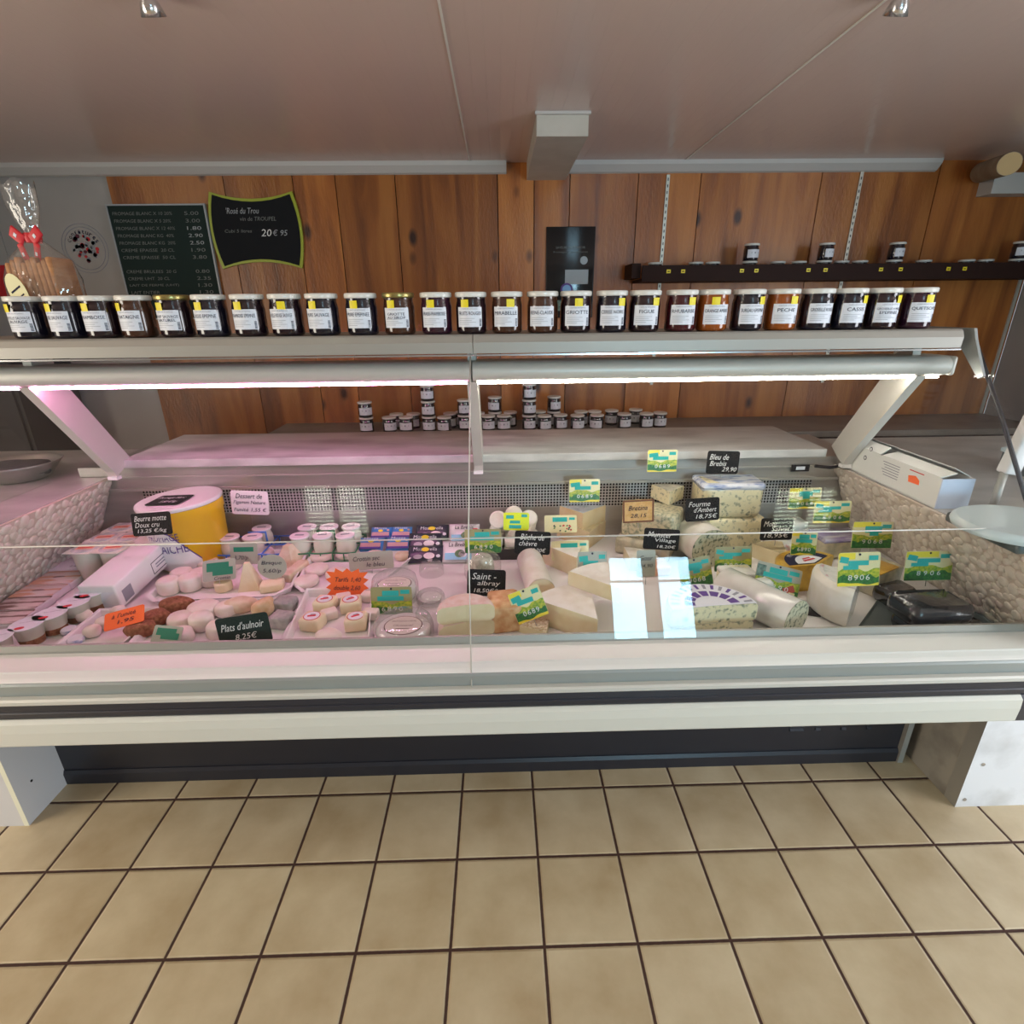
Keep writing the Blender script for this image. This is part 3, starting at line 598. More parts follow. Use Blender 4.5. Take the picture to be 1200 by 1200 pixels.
for i, (u, nm, jam, lid, st) in enumerate(JR):
    p = at(u, 366, y=1.55); nice = nm.replace('/', ' ')
    extra = {0: 'leftmost jam jar', 8: 'jam jar left of MURE EPEPINEE'}.get(i, 'jam jar')
    t = thing('jam_jar', ('%s labelled %s with %s lid on the case top' % (extra, nice, 'gold' if lid == 'g' else 'white')), 'jar', (p.x, 1.560, ZT), (0, 0, radians(random.Random(i).uniform(-4, 4))), 'jam jars lined up on the case top')
    jar_parts(t, .043, .106, jam, 'lid_gold' if lid == 'g' else 'lid_white', nm, False, i, None if st is None else max(-.55, min(.52, st)))
# small stock jars: one prototype each, then copies
def small_jar(loc, label, group, proto=[], kind=0):
    R_, H_ = .041, .088
    if not proto:
        t = thing('stock_jar', label, 'jar', loc, (0, 0, 0), group); jar_parts(t, R_, H_, 'ink', 'lid_white', None, True); proto.append(t); return t
    t = copy_tree(proto[0], loc, (0, 0, random.Random(loc[0]*99).uniform(-.5, .5)), label); t['group'] = group; return t
BZ = .79
lv = .0885
def stack(u, y, n, lab, grp='stock jars on the back counter'):
    p = at(u, 480, y=y)
    for k in range(n): small_jar((p.x, y, BZ+k*lv), lab[k] if isinstance(lab, list) else lab, grp)
stack(428, 3.10, 2, ['stock jar under the leftmost two-jar stack behind the marble shelf', 'upper jar of the leftmost two-jar stack behind the marble shelf'])
LOW = 'low white-lidded stock jar in the row behind the marble shelf'
for u, y in ((428, 3.24), (455, 3.10), (464, 3.2), (475, 3.10), (484, 3.2), (520, 3.08), (527, 3.20), (541, 3.24), (572, 3.10), (590, 3.10), (598, 3.21), (560, 3.2), (638, 3.08), (657, 3.10), (632, 3.22), (677, 3.08), (681, 3.2), (700, 3.08), (697, 3.2), (717, 3.22), (732, 3.10), (745, 3.24), (758, 3.10), (774, 3.12)): stack(u, y, 1, LOW)
stack(502, 3.10, 3, ['bottom jar of the three-jar stack left of the middle bracket', 'middle jar of the three-jar stack left of the middle bracket', 'top jar of the three-jar stack left of the middle bracket'])
stack(544, 3.13, 2, ['lower jar of the two-jar stack just left of the middle bracket', 'upper jar of the two-jar stack just left of the middle bracket'])
stack(580, 3.22, 2, ['lower jar of the two-jar stack just right of the middle bracket', 'upper jar of the two-jar stack just right of the middle bracket'])
stack(620, 3.10, 3, ['bottom jar of the three-jar stack right of the middle bracket', 'middle jar of the three-jar stack right of the middle bracket', 'top jar of the three-jar stack right of the middle bracket'])
stack(649, 3.21, 2, ['lower jar of the rightmost two-jar stack on the back counter', 'upper jar of the rightmost two-jar stack on the back counter'])
SZ = 1.602
for u, n, lab in ((770, 1, 0), (818, 1, 0), (838, 1, 0), (915, 1, 0), (940, 1, 0), (990, 1, 0), (1012, 1, 0), (1087, 1, 0), (1138, 1, 0), (1160, 1, 0), (879, 2, 'leftmost'), (966, 2, 'middle'), (1048, 2, 'third'), (1192, 2, 'rightmost')):
    p = at(u, 305, y=3.27)
    for k in range(n):
        small_jar((p.x, 3.27+(.0 if n > 1 else .03), SZ+k*lv), 'single low jar peeping over the lip of the dark wall shelf' if not lab else '%s jar of the %s two-jar stack on the dark wall shelf' % (('lower', 'upper')[k], lab), 'stock jars on the wall shelf')

# back counter along the boarding
t = thing('back_counter', 'grey-brown stone topped counter along the pine wall behind the case', 'counter', (0, 3.2, 0))
b = MB(); b.rbox((-1.35, -.26, .755), (XW1-.02, .195, BZ), 'counter_stone', .006); b.build('worktop', t)
b = MB(); b.box((-1.32, -.22, 0), (XW1-.03, .19, .754), 'shelf_brown'); b.build('cabinet', t)

# ================================================================== THE REFRIGERATED CASE
XL, XR = -1.62, 1.36
case = thing('refrigerated_display_case', 'long refrigerated cheese display case with sloping front glass and white bumper', 'display case', (0, 1.5, 0))
Y = lambda y: y-1.5
def part(b, name, par=None, label=None):
    o = b.build(name, par or case)
    if label: o['label'] = label
    return o
def cprism(poly, x0, x1, m, name, par=None, smooth=False, label=None):
    b = MB(); b.prism([(Y(y), z) for y, z in poly], 'x', x0, x1, m, smooth); return part(b, name, par, label)
# base and plinth
b = MB(); b.box((-1.462, Y(1.381), .0), (1.325, Y(1.98), .56), 'kick'); part(b, 'base')
b = MB(); b.box((-1.462, Y(1.375), .05), (1.325, Y(1.380), .42), 'kick'); b.prism([(Y(1.366), 0), (Y(1.366), .04), (Y(1.372), .052), (Y(1.38), .052), (Y(1.38), 0)], 'x', -1.462, 1.325, 'kick'); part(b, 'kick_plate', None, 'dark kick plate')
b = MB(); b.box((1.326, Y(1.36), 0), (1.344, Y(1.40), .42), 'alu'); part(b, 'corner_post')
for g in range(4):
    b = MB()
    for k in range(4): x0 = 1.0-.06+g*.086; b.prism([(Y(1.3745), .135+k*.017), (Y(1.369), .139+k*.017), (Y(1.3745), .146+k*.017)], 'x', x0, x0+(.045 if g == 0 else .016), 'bumper_dark')
    part(b, 'vent_louvre')
HS = lambda L: [(y*.935, H-(H-z)*.935) for y, z in L]
# bumper, bands, sill
cprism(HS([(1.085, .427), (1.078, .435), (1.076, .475), (1.078, .500), (1.088, .509), (1.30, .509), (1.30, .427)]), XL, 1.243, 'bumper_white', 'bumper', smooth=False, label='white bumper rail')
b = MB(); b.prism([(Y(q[0]), q[1]) for q in HS([(1.30, .427), (1.085, .427), (1.078, .435), (1.076, .475), (1.078, .5), (1.088, .509), (1.30, .509)])], 'x', 1.2435, 1.272, 'bumper_dark'); part(b, 'bumper_end_cap')
cprism(HS([(1.090, .5095), (1.090, .511), (1.084, .517), (1.083, .529), (1.086, .532), (1.083, .536), (1.084, .553), (1.30, .553), (1.30, .5095)]), XL, XR, 'bumper_dark', 'rubber_band')
cprism(HS([(1.084, .5535), (1.081, .557), (1.081, .566), (1.086, .570), (1.30, .570), (1.30, .5535)]), XL, XR, 'alu_light', 'glass_channel')
cprism(HS([(1.100, .5705), (1.100, .598), (1.104, .603), (1.106, .603), (1.106, .5705)]), XL, XR, 'band_grey', 'lower_band')
cprism(HS([(1.1065, .5705), (1.1065, .604), (1.128, .616), (1.131, .619), (1.19, .630), (1.19, .5705)]), XL, XR, 'sill', 'sill', label='pale sloping inner sill')
cprism(HS([(1.1905, .5705), (1.1905, .636), (1.196, .650), (1.204, .650), (1.208, .64), (1.208, .5705)]), XL, XR, 'alu', 'front_rail')
# deck and rear panels
b = MB(); b.box((-1.54, Y(1.131), .565), (1.352, Y(1.868), DZ-.0005), 'deck'); part(b, 'display_deck')
b = MB(); b.box((-1.50, Y(1.8685), .565), (1.332, Y(1.98), .758), 'steel'); part(b, 'rear_panel')
b = MB(); GX0, GX1 = -1.30, 1.155
b.box((-1.50, Y(1.8685), .7585), (1.332, Y(1.98), .852), 'black'); b.box((-1.50, Y(1.866), .7585), (GX0, Y(1.8683), .852), 'steel'); b.box((GX1, Y(1.866), .7585), (1.332, Y(1.8683), .852), 'steel')
n_ = 214
for k in range(n_+1): x_ = GX0+(GX1-GX0)*k/n_; b.box((x_-.0019, Y(1.8665), .7585), (x_+.0019, Y(1.8683), .852), 'grille')
for k in range(9): z_ = .760+k*.0112; b.box((GX0, Y(1.8663), z_-.0017), (GX1, Y(1.8682), z_+.0017), 'grille')
part(b, 'air_grille')
b = MB(); b.box((-1.50, Y(1.864), .8525), (1.332, Y(1.98), .9385), 'steel'); b.box((-1.50, Y(1.852), .8525), (1.332, Y(1.8635), .862), 'alu'); b.box((-1.50, Y(1.858), .90), (1.332, Y(1.8635), .905), 'alu'); part(b, 'upper_rear_panel')
b = MB(); b.rbox((-1.335, Y(1.85), .9395), (-.0815, Y(2.26), .969), 'marble', .003); part(b, 'marble_shelf')
b = MB(); b.rbox((-.0805, Y(1.85), .9395), (1.178, Y(2.26), .969), 'marble', .003); part(b, 'marble_shelf')
b = MB(); b.box((-1.45, Y(1.981), 0), (1.32, Y(2.22), .9385), 'steel'); part(b, 'compressor_housing')
p = at(937, 548, y=1.862); b = MB(); b.rbox((p.x-.034, Y(1.856), p.z-.013), (p.x+.034, Y(1.8575), p.z+.013), 'black', .0008); b.box((p.x-.016, Y(1.8545), p.z-.006), (p.x+.016, Y(1.8555), p.z+.006), 'label_white'); part(b, 'switch')
p = at(955, 546, y=1.84); b = MB(); b.tube([(p.x, Y(1.84), p.z), (p.x+.05, Y(1.83), p.z-.004), (p.x+.09, Y(1.82), p.z+.005), (p.x+.13, Y(1.84), p.z-.0)], .006, 'black', 8); part(b, 'cable')
# pebbled end linings, leaning in towards the top
ZL = .905
def pebbles(xb, xt, sgn, name):
    rnd = random.Random(5 if sgn > 0 else 6); b = MB(); y0, y1 = 1.05, 1.862; zt = ZL-.002
    X = lambda z: xb+(xt-xb)*(z-DZ)/(zt-DZ)
    b.prism([(xb, DZ), (xt, zt), (xt+sgn*.012, zt), (xb+sgn*.012, DZ)], 'y', Y(y0), Y(y1), 'pebble_bed')
    pts = []; tries = 0
    while len(pts) < 560 and tries < 26000:
        tries += 1; py, pz = rnd.uniform(y0+.012, 1.85), rnd.uniform(DZ+.012, zt-.012); r = rnd.uniform(.010, .022)
        if all((py-q[0])**2+(pz-q[1])**2 > ((r+q[2])*.72)**2 for q in pts): pts.append((py, pz, r))
    for py, pz, r in pts:
        a = rnd.uniform(0, pi); e = rnd.uniform(.62, .92); vs = []; K = 10; hgt = r*.36
        for rr, hh in ((1.0, -.0005), (.90, hgt*.75), (.55, hgt*.95)):
            for k in range(K):
                t = 2*pi*k/K; dy, dz = r*rr*cos(t), r*rr*e*sin(t); zz = pz+dy*sin(a)+dz*cos(a); vs.append((X(zz)-sgn*hh, Y(py+dy*cos(a)-dz*sin(a)), zz))
        vs.append((X(pz)-sgn*hgt, Y(py), pz)); fs = [(j*K+i, j*K+(i+1) % K, (j+1)*K+(i+1) % K, (j+1)*K+i) for j in range(2) for i in range(K)]+[(2*K+i, 2*K+(i+1) % K, 3*K) for i in range(K)]
        b.add(vs, fs, 'pebble', True)
    part(b, name, None, 'pebble-embossed end lining')
pebbles(1.338, 1.225, 1, 'end_lining'); pebbles(-1.515, -1.385, -1, 'end_lining')
# front glass: two leaves, each an upper slope and a steeper lower pane
def leaf(x0, x1):
    for (a, c_), nm in ((((1.535, 1.345), (1.136, .959)), 'upper_glass'), (((1.134, .956), (1.026, .624)), 'lower_glass')):
        d = Vector((c_[0]-a[0], c_[1]-a[1])).normalized(); n = Vector((d.y, -d.x))*.005
        b = MB(); b.prism([(Y(a[0]), a[1]), (Y(c_[0]), c_[1]), (Y(c_[0])-n.x, c_[1]-n.y), (Y(a[0])-n.x, a[1]-n.y)], 'x', x0, x1, GLASS); part(b, nm)
leaf(XL+.02, -.0795); leaf(-.0745, 1.338)
b = MB(); b.tube([(XL+.02, Y(1.132), .9575), (1.338, Y(1.132), .9575)], .0016, 'alu_light', 6); part(b, 'glass_joint')
b = MB(); b.tube([(-.077, Y(1.532), 1.345), (-.077, Y(1.131), .958), (-.077, Y(1.022), .620)], .0018, 'alu_light', 6); part(b, 'leaf_seam')
# end glasses
for x_, s_ in ((1.340, 1), (-1.56, -1)):
    poly = [(1.545, 1.36), (1.14, .958), (1.125, .906), (1.80, .906), (1.80, .93), (1.62, 1.36)]
    b = MB(); b.prism([(Y(y), z) for y, z in poly], 'x', x_, x_+.006, GLASS); part(b, 'end_glass')
    b = MB(); b.tube([(x_+.003, Y(1.55), 1.36), (x_+.003, Y(1.40), 1.175), (x_+.003, Y(1.205), .912)], .0055, 'bumper_dark', 8); part(b, 'edge_gasket')
# canopy
CX = 1.268
for x0, x1 in ((XL, -.0695), (-.0675, CX)):
    b = MB(); b.prism([(Y(1.500), 1.340), (Y(1.498), 1.368), (Y(1.506), 1.384), (Y(1.512), ZT-.0005), (Y(1.80), ZT-.0005), (Y(1.80), 1.372), (Y(1.52), 1.372), (Y(1.512), 1.340)], 'x', x0, x1, 'alu'); part(b, 'canopy_shelf')
    b = MB(); b.box((x0, Y(1.497), 1.3335), (x1, Y(1.513), 1.3375), 'chrome'); part(b, 'canopy_trim')
b = MB(); b.prism([(Y(1.80), 1.36), (Y(1.80), ZT+.001), (Y(1.51), ZT+.001), (Y(1.497), 1.362), (Y(1.44), 1.27), (Y(1.455), 1.262), (Y(1.53), 1.33), (Y(1.58), 1.36)], 'x', 1.300, 1.308, 'band_grey'); part(b, 'canopy_end_cap')
def housing(x0, x1, tubem, endround):
    b = MB(); pr = []
    for k in range(9): a = radians(90+22.5*k); pr.append((Y(1.572)+.030*cos(a), 1.286+.0275*sin(a)))
    pr = [(Y(1.66), 1.313)]+pr+[(Y(1.66), 1.2585)]; b.prism(pr, 'x', x0, x1, 'alu_light', True); h = part(b, 'lamp_housing')
    b = MB(); b.tube([(x0+.01, Y(1.572), 1.2535), (x1-.01, Y(1.572), 1.2535)], .0031, tubem, 8); b.build('light_tube', h)
housing(XL, -.0795, 'tube_pink', 0); housing(-.0745, 1.295, 'tube_white', 1)
b = MB(); b.T = Matrix.Translation((1.2952, Y(1.602), 1.286)) @ Matrix.Scale(1.0, 4); b.rbox((0, -.055, -.0265), (.018, .055, .0265), 'alu_light', .008); part(b, 'housing_end_cap')
# brackets carrying the canopy
for x_ in (-1.352, -.092, 1.212):
    b = MB(); b.prism([(Y(1.56), 1.2575), (Y(1.69), 1.2575), (Y(1.885), .9715), (Y(1.835), .9395), (Y(1.80), .925), (Y(1.79), .945)], 'x', x_-.0, x_+.030, 'alu_light')
    b.box((x_+.002, Y(1.60), 1.2575), (x_+.026, Y(1.68), 1.3715), 'alu_light'); br = part(b, 'bracket')
    b = MB(); b.box((x_-.002, Y(1.795), .913), (x_+.030, Y(1.82), .9245), 'white_plastic'); b.build('bracket_foot', br)

# side cabinets under and beside the case
t = thing('side_cabinet', 'white laminate cabinet carrying the left end of the case', 'cabinet', (-1.95, 1.6, 0))
b = MB(); b.box((-.55, -.37, 0), (.501, -.385, .42), 'white_board'); b.box((.487, -.37, 0), (.501, .3, .42), 'white_board'); b.box((-.55, -.37, 0), (-.53, .3, .42), 'white_board'); b.build('carcass', t)
b = MB(); b.box((.487, -.3855, 0), (.5015, -.3852, .42), 'cream_edge'); b.build('edge_band', t)
for z_ in (.12, .37):
    b = MB(); b.T = Matrix.Translation((.5015, -.33, z_)) @ Matrix.Rotation(radians(90), 4, 'Y'); b.cyl(.004, 0, .001, 'black', 10); b.build('screw', t)
t = thing('side_cabinet', 'marble-patterned cabinet carrying the right end of the case', 'cabinet', (1.95, 1.6, 0))
b = MB(); b.box((-.567, -.414, 0), (.55, -.399, .4265), 'marble_panel'); b.build('front_panel', t)
b = MB(); b.box((-.567, -.3985, 0), (-.552, .3, .4265), 'marble_brown'); b.build('side_panel', t)
b = MB(); b.box((-.5675, -.4145, 0), (-.5672, -.372, .4265), 'alu'); b.build('corner_trim', t)
for x_, z_ in ((-.53, .17), (-.545, .03)):
    b = MB(); b.T = Matrix.Translation((x_, -.414, z_)) @ Matrix.Rotation(radians(90), 4, 'X'); b.cyl(.006, 0, .0015, 'steel', 12); b.build('screw', t)
SW = .905
for x0_, x1_, nm in ((-2.4, -1.398, 'left'), (1.238, 2.4, 'right')):
    t = thing('side_worktop', 'pale stone worktop beside the %s end of the display case' % nm, 'worktop', ((x0_+x1_)/2, 1.5, SW-.025)); hw = (x1_-x0_)/2
    b = MB(); b.box((-hw, -.42, .001), (hw, .78, .025), 'worktop_stone'); b.build('slab', t)
    xx = (-hw, hw-.19) if nm == 'left' else (-hw+.17, hw)
    b = MB(); b.box((xx[0], -.26, -.4525), (xx[1], .70, 0), 'marble_panel' if nm == 'right' else 'white_board'); b.build('support', t)

# ================================================================== ON THE SIDE WORKTOPS
# white carton
p = at(1112, 603, z=SW); t = thing('cardboard_box', 'long white cardboard box with torn open flaps on the right side worktop', 'box', (1.285, 1.40, SW), (0, 0, radians(-1)))
b = MB(); L_, W_, H_ = .47, .092, .088
b.box((-W_/2, 0, 0), (W_/2, .004, H_), 'carton_blue'); x0, x1 = -W_/2, W_/2
b.box((x0, .004, 0), (x0+.003, L_, H_), 'carton'); b.box((x1-.003, .004, 0), (x1, L_, H_), 'carton'); b.box((x0, .004, 0), (x1, L_, .003), 'carton'); b.box((x0, L_, 0), (x1, L_+.003, H_), 'carton')
b.build('carton_body', t)
b = MB(); b.prism([(x0, H_), (x0+.045, H_+.012), (x0+.045, H_+.014), (x0, H_+.003)], 'y', .01, L_*.55, 'carton'); b.prism([(x0, H_), (x0+.03, H_+.022), (x0+.028, H_+.024), (x0-.001, H_+.003)], 'y', L_*.57, L_, 'carton'); b.build('flap', t)
b = MB(); b.prism([(x1, H_), (x1-.05, H_+.025), (x1-.05, H_+.027), (x1, H_+.002)], 'y', .02, L_*.95, 'carton'); b.build('flap', t)
b = MB(); fx = lambda y, z: (x0-.0006, y, z)
for i in range(6): b.quad([fx(.17, .072-.008*i), fx(.17, .0745-.008*i), fx(.25-.006*(i % 3), .0745-.008*i), fx(.25-.006*(i % 3), .072-.008*i)], 'ink_soft')
b.quad([fx(.08, .045), fx(.125, .043), fx(.13, .062), fx(.10, .068), fx(.082, .058)], 'fluo_orange'); b.quad([fx(.07, .078), fx(.07, .081), fx(.13, .081), fx(.13, .078)], 'red')
for y_, z_ in ((.34, .06), (.32, .095)):
    b.quad([fx(y_+.008*cos(a), z_+.008*sin(a)) for a in [k*pi/4 for k in range(8)]], 'ink'); b.quad([(x0-.0009, y_+.005*cos(a), z_+.005*sin(a)) for a in [k*pi/4 for k in range(8)]], 'carton')
b.build('carton_print', t, )
# weighing scale
pc = at(1197, 612, z=.955); t = thing('weighing_scale', 'pale blue-grey shop scale with a rounded plate on the right side worktop', 'scale', (pc.x, pc.y, SW))
b = MB(); b.rbox((-.07, -.08, 0.0005), (.16, .14, .028), 'scale_dark', .01); b.build('base', t)
b = MB(); b.cyl(.145, .029, .054, 'scale_body', 40, .012, sx=1.0, sy=.86); b.build('weighing_plate', t)
q_ = at(1178, 550, y=pc.y+.20)-Vector((pc.x, pc.y, SW)); b = MB(); b.tube([(q_.x-.02, .18, .01), (q_.x, .20, q_.z)], .010, 'alu', 10); b.build('column', t)
b = MB(); b.T = Matrix.Translation((q_.x, .20, q_.z-.01)) @ Matrix.Rotation(radians(10), 4, 'Y'); b.rbox((-.012, -.018, 0), (.030, .018, .20), 'white_plastic', .006); b.rbox((.0305, -.02, .10), (.15, .02, .20), 'scale_dark', .005); b.build('display', t)
t = thing('card_terminal', 'small dark payment terminal behind the scale at the right edge', 'terminal', (1.86, 1.72, SW), (0, 0, radians(20)))
b = MB(); b.prism([(-.08, 0), (.08, 0), (.08, .07), (-.08, .03)], 'x', -.10, .12, 'scale_dark', capm='scale_dark'); b.prism([(-.085, .031), (.085, .071), (.085, .083), (-.085, .043)], 'x', -.105, .125, 'scale_body'); b.build('body', t)
# steel bowl and orange fruit on the left worktop
p = at(88, 572, z=SW); t = thing('steel_bowl', 'shallow steel bowl on the worktop behind the left end glass', 'bowl', (-1.70, 1.86, SW))
b = MB(); b.lathe([(.0001, .001), (.07, .001), (.085, .006), (.125, .055), (.132, .062), (.128, .063), (.119, .052), (.08, .009), (.0001, .006)], 'steel', 32); b.build('bowl_shell', t)
b = MB(); b.T = Matrix.Translation((0, 0, .012)); b.blob(.095, .09, .050, 'dark_cabinet', 3, .12); b.build('bowl_contents', t)
for x_, y_, r_, lb in ((-1.915, 1.84, .045, 'orange fruit on the left worktop beside the steel bowl'), (-1.965, 1.98, .042, 'orange fruit at the far left edge behind another orange')):
    b = MB(); b.lathe([(.0001, 0), (r_*.5, r_*.12), (r_*.87, r_*.5), (r_, r_), (r_*.87, r_*1.5), (r_*.5, r_*1.86), (.0001, r_*1.95)], 'orange_fruit', 18); b.lathe([(.0001, r_*1.96), (r_*.1, r_*1.96), (r_*.1, r_*1.92)], 'card_wood', 8)
    tag(b.build('orange', None, (x_, y_, SW)), lb, 'fruit')
# bag of rusks on the case top
t = thing('bread_bag', 'cellophane bag of golden toasts tied with a red dotted ribbon on the case top', 'bag', (-1.275, 1.672, ZT)); t.scale = (.88, .88, 1.18)
b = MB(); rnd = random.Random(1)
for k in range(9): b.T = Matrix.Translation((-.075+k*.0185, 0, .012)) @ Matrix.Rotation(radians(4-k), 4, 'Y'); b.rbox((-.008, -.05, 0), (.008, .05, .152+.006*(k % 3)), 'bread', .006)
b.build('toasts', t)
b = MB(); n_ = 28; prof = [(.001, .0005), (.095, .001), (.108, .02), (.112, .08), (.112, .13), (.095, .17), (.045, .20), (.018, .218), (.030, .245), (.046, .285), (.050, .33)]
vs = []; 
for r, z in prof:
    for i in range(n_): a = 2*pi*i/n_; q = 1+.05*sin(5*a+z*30)+.03*sin(9*a); vs.append((r*cos(a)*q, r*sin(a)*q*.62, z+(.008*sin(4*a) if z > .3 else 0)))
b.add(vs, [(j*n_+i, j*n_+(i+1) % n_, (j+1)*n_+(i+1) % n_, (j+1)*n_+i) for j in range(len(prof)-1) for i in range(n_)], CELLO, True); b.build('cellophane_wrap', t)
b = MB(); b.lathe([(.021, .208), (.025, .218), (.021, .228)], 'red', 16)
for s_ in (-1, 1): b.T = Matrix.Translation((s_*.028, -.022, .222)) @ Matrix.Rotation(radians(s_*-35), 4, 'Y'); b.rbox((-.020, -.004, -.013), (.020, .004, .013), 'red', .004); b.rbox((-.006, -.0055, -.005), (.002, -.0041, .003), 'label_white', .0005)
for s_ in (-1, 1): b.T = Matrix.Translation((s_*.022, -.024, .19)) @ Matrix.Rotation(radians(s_*15), 4, 'Y'); b.rbox((-.009, -.003, -.022), (.009, .003, .016), 'red', .003); b.rbox((-.004, -.0045, -.012), (.002, -.0031, -.004), 'label_white', .0005)
b.T = Matrix.Identity(4); b.build('ribbon', t)
b = MB(); b.T = Matrix.Translation((-.035, -.074, .10)) @ Matrix.Rotation(radians(90), 4, 'X') @ Matrix.Rotation(radians(25), 4, 'Z'); b.cyl(.034, 0, .001, 'card_cream', 20, sx=.8, sy=1.25); b.box((-.012, -.062, 0), (.014, -.036, .0012), 'sticker_yellow'); b.box((-.018, .005, .0011), (.016, .009, .0016), 'ink'); b.box((-.016, -.012, .0011), (.014, -.009, .0016), 'ink'); b.build('bag_label', t)

# ================================================================== INSIDE THE CASE
def P0(u, v, z=None): return at(u, v, z=DZ if z is None else z)
def S(px, p): return px/ppm(p)
YB = 1.845
def clampy(p, back=0.0): return Vector((p.x*min(1, (YB-back)/p.y) if p.y > YB-back else p.x, min(p.y, YB-back), p.z))

# ---------------- price cards
def card_face(b, kind, w, h, t, seed):
    rnd = random.Random(seed); X = lambda q: q*w; Z = lambda q: q*h
    def rect(x0, x1, z0, z1, m, d, rot=0):
        cx, cz = (x0+x1)/2, (z0+z1)/2; pts = []
        for x, z in ((x0, z0), (x1, z0), (x1, z1), (x0, z1)):
            dx, dz = X(x-cx), Z(z-cz); pts.append((X(cx)+dx*cos(rot)-dz*sin(rot), -t-d, Z(cz)+dx*sin(rot)+dz*cos(rot)))
        b.quad(pts, m)
    if kind in ('meadow', 'meadow2', 'dark', 'village', 'grey'):
        rect(-.49, .49, -.49, .49, {'meadow': 'card_cream', 'meadow2': 'card_cream', 'dark': 'card_olive', 'village': 'card_grey', 'grey': 'card_grey'}[kind], .0003)
        if kind in ('meadow', 'meadow2'): rect(-.49, .18 if kind == 'meadow2' else -.1, .30, .49, 'card_yellow', .0005)
        def hills(base, amp, m, d, fq):
            n = 14; ph = rnd.random()*6; top = [(-.49+.98*i/n, base+amp*(sin(fq*i/n*6+ph)+.5*sin(fq*2.3*i/n*6+ph*2))) for i in range(n+1)]
            for (xa, za), (xb, zb) in zip(top, top[1:]): b.quad([(X(xa), -t-d, Z(-.49)), (X(xb), -t-d, Z(-.49)), (X(xb), -t-d, Z(zb)), (X(xa), -t-d, Z(za))], m)
        hm, wm = ('card_slategreen', 'card_slategreen') if kind == 'grey' else ('card_hill', 'card_wood')
        hills(.0 if kind != 'dark' else -.02, .05, hm, .0007, 1.3); hills(-.2, .05, wm, .0009, 2)
        if kind in ('meadow',): hills(-.42, .03, 'card_yellow', .0011, 1)
        if kind == 'village':
            rect(.15, .40, -.35, -.12, 'card_red', .0011, .5); rect(-.45, -.2, -.45, -.25, 'card_pink', .0011); rect(.28, .42, -.45, -.3, 'card_cream', .0013)
            rect(-.49, -.3, .0, .4, 'card_slategreen', .0011)
        if kind == 'dark': rect(-.49, .49, .44, .49, 'card_olive', .0011)
        for k in range(4): b.text('0689'[(k+seed) % 4], w*.10, h*.16, 'chalk', lambda x, y, k=k: (X(-.2+.14*k)+x, -t-.0014, Z(-.24)+y), 0, True)
        rect(.22, .44, .26, .40, 'teal', .0014)
        L = seed % 4
        if L == 0: rect(-.45, -.15, .18, .36, 'teal', .0014, .12); rect(-.32, .20, .05, .20, 'teal', .0015)
        elif L == 1: rect(-.22, .18, .20, .38, 'teal', .0014); rect(-.34, .30, .04, .19, 'teal', .0015)
        elif L == 2: rect(-.46, -.26, .20, .38, 'teal', .0014, -.2); rect(-.26, .22, .12, .26, 'teal', .0015); rect(-.38, -.02, .0, .12, 'teal', .0016)
        else: rect(-.20, .22, .10, .34, 'teal', .0014); rect(-.08, .14, -.02, .10, 'teal', .0015)
        b.T = b.T @ Matrix.Translation((0, -t-.001, Z(.44))) @ Matrix.Rotation(radians(90), 4, 'X'); b.cyl(h*.035, 0, .0008, 'ink', 8)
        b.T = b.T @ Matrix.Rotation(radians(-90), 4, 'X') @ Matrix.Translation((0, t+.001, -Z(.44)))
    elif kind == 'fluo':
        rect(-.4, -.1, .15, .35, 'teal', .0004); rect(-.25, .15, -.12, .05, 'teal', .0004); rect(-.28, .2, -.4, -.2, 'teal', .0004); rect(.2, .42, .25, .4, 'teal', .0004)
    elif kind == 'herbs':
        rect(-.49, .49, -.49, .49, 'card_cream', .0003); rect(-.25, .2, .12, .38, 'teal', .0006); rect(.26, .44, .22, .36, 'teal', .0006)
        for k in range(16): x, z = rnd.uniform(-.44, .4), rnd.uniform(-.45, -.1); rect(x, x+.05, z, z+.07, ('red', 'card_wood', 'ink')[k % 3], .0005+.0001*(k % 4), rnd.random())
    elif kind == 'greenbar': rect(-.36, .36, .10, .32, 'green_bar', .0005)
    elif kind == 'greenblock': rect(-.38, .30, -.05, .36, 'green_bar', .0005); rect(-.2, .42, -.25, .12, 'green_bar', .0006)
    elif kind == 'parch':
        for (x0, x1, z0, z1) in ((-.49, .49, .42, .49), (-.49, .49, -.49, -.42), (-.49, -.44, -.42, .42), (.44, .49, -.42, .42)): rect(x0, x1, z0, z1, 'parch_edge', .0005)
BODY = {'slate': 'slate', 'slateg': 'slate_green', 'fluo': 'fluo', 'parch': 'parchment', 'pink': 'pink_card', 'greenbar': 'card_grey', 'greenblock': 'card_grey', 'oval': 'card_grey', 'grey': 'card_grey', 'village': 'card_grey', 'dark': 'card_olive', 'meadow': 'card_cream', 'meadow2': 'card_cream', 'herbs': 'card_cream', 'star': 'fluo_orange', 'orange': 'fluo_orange', 'plain': 'card_grey'}
GP = None
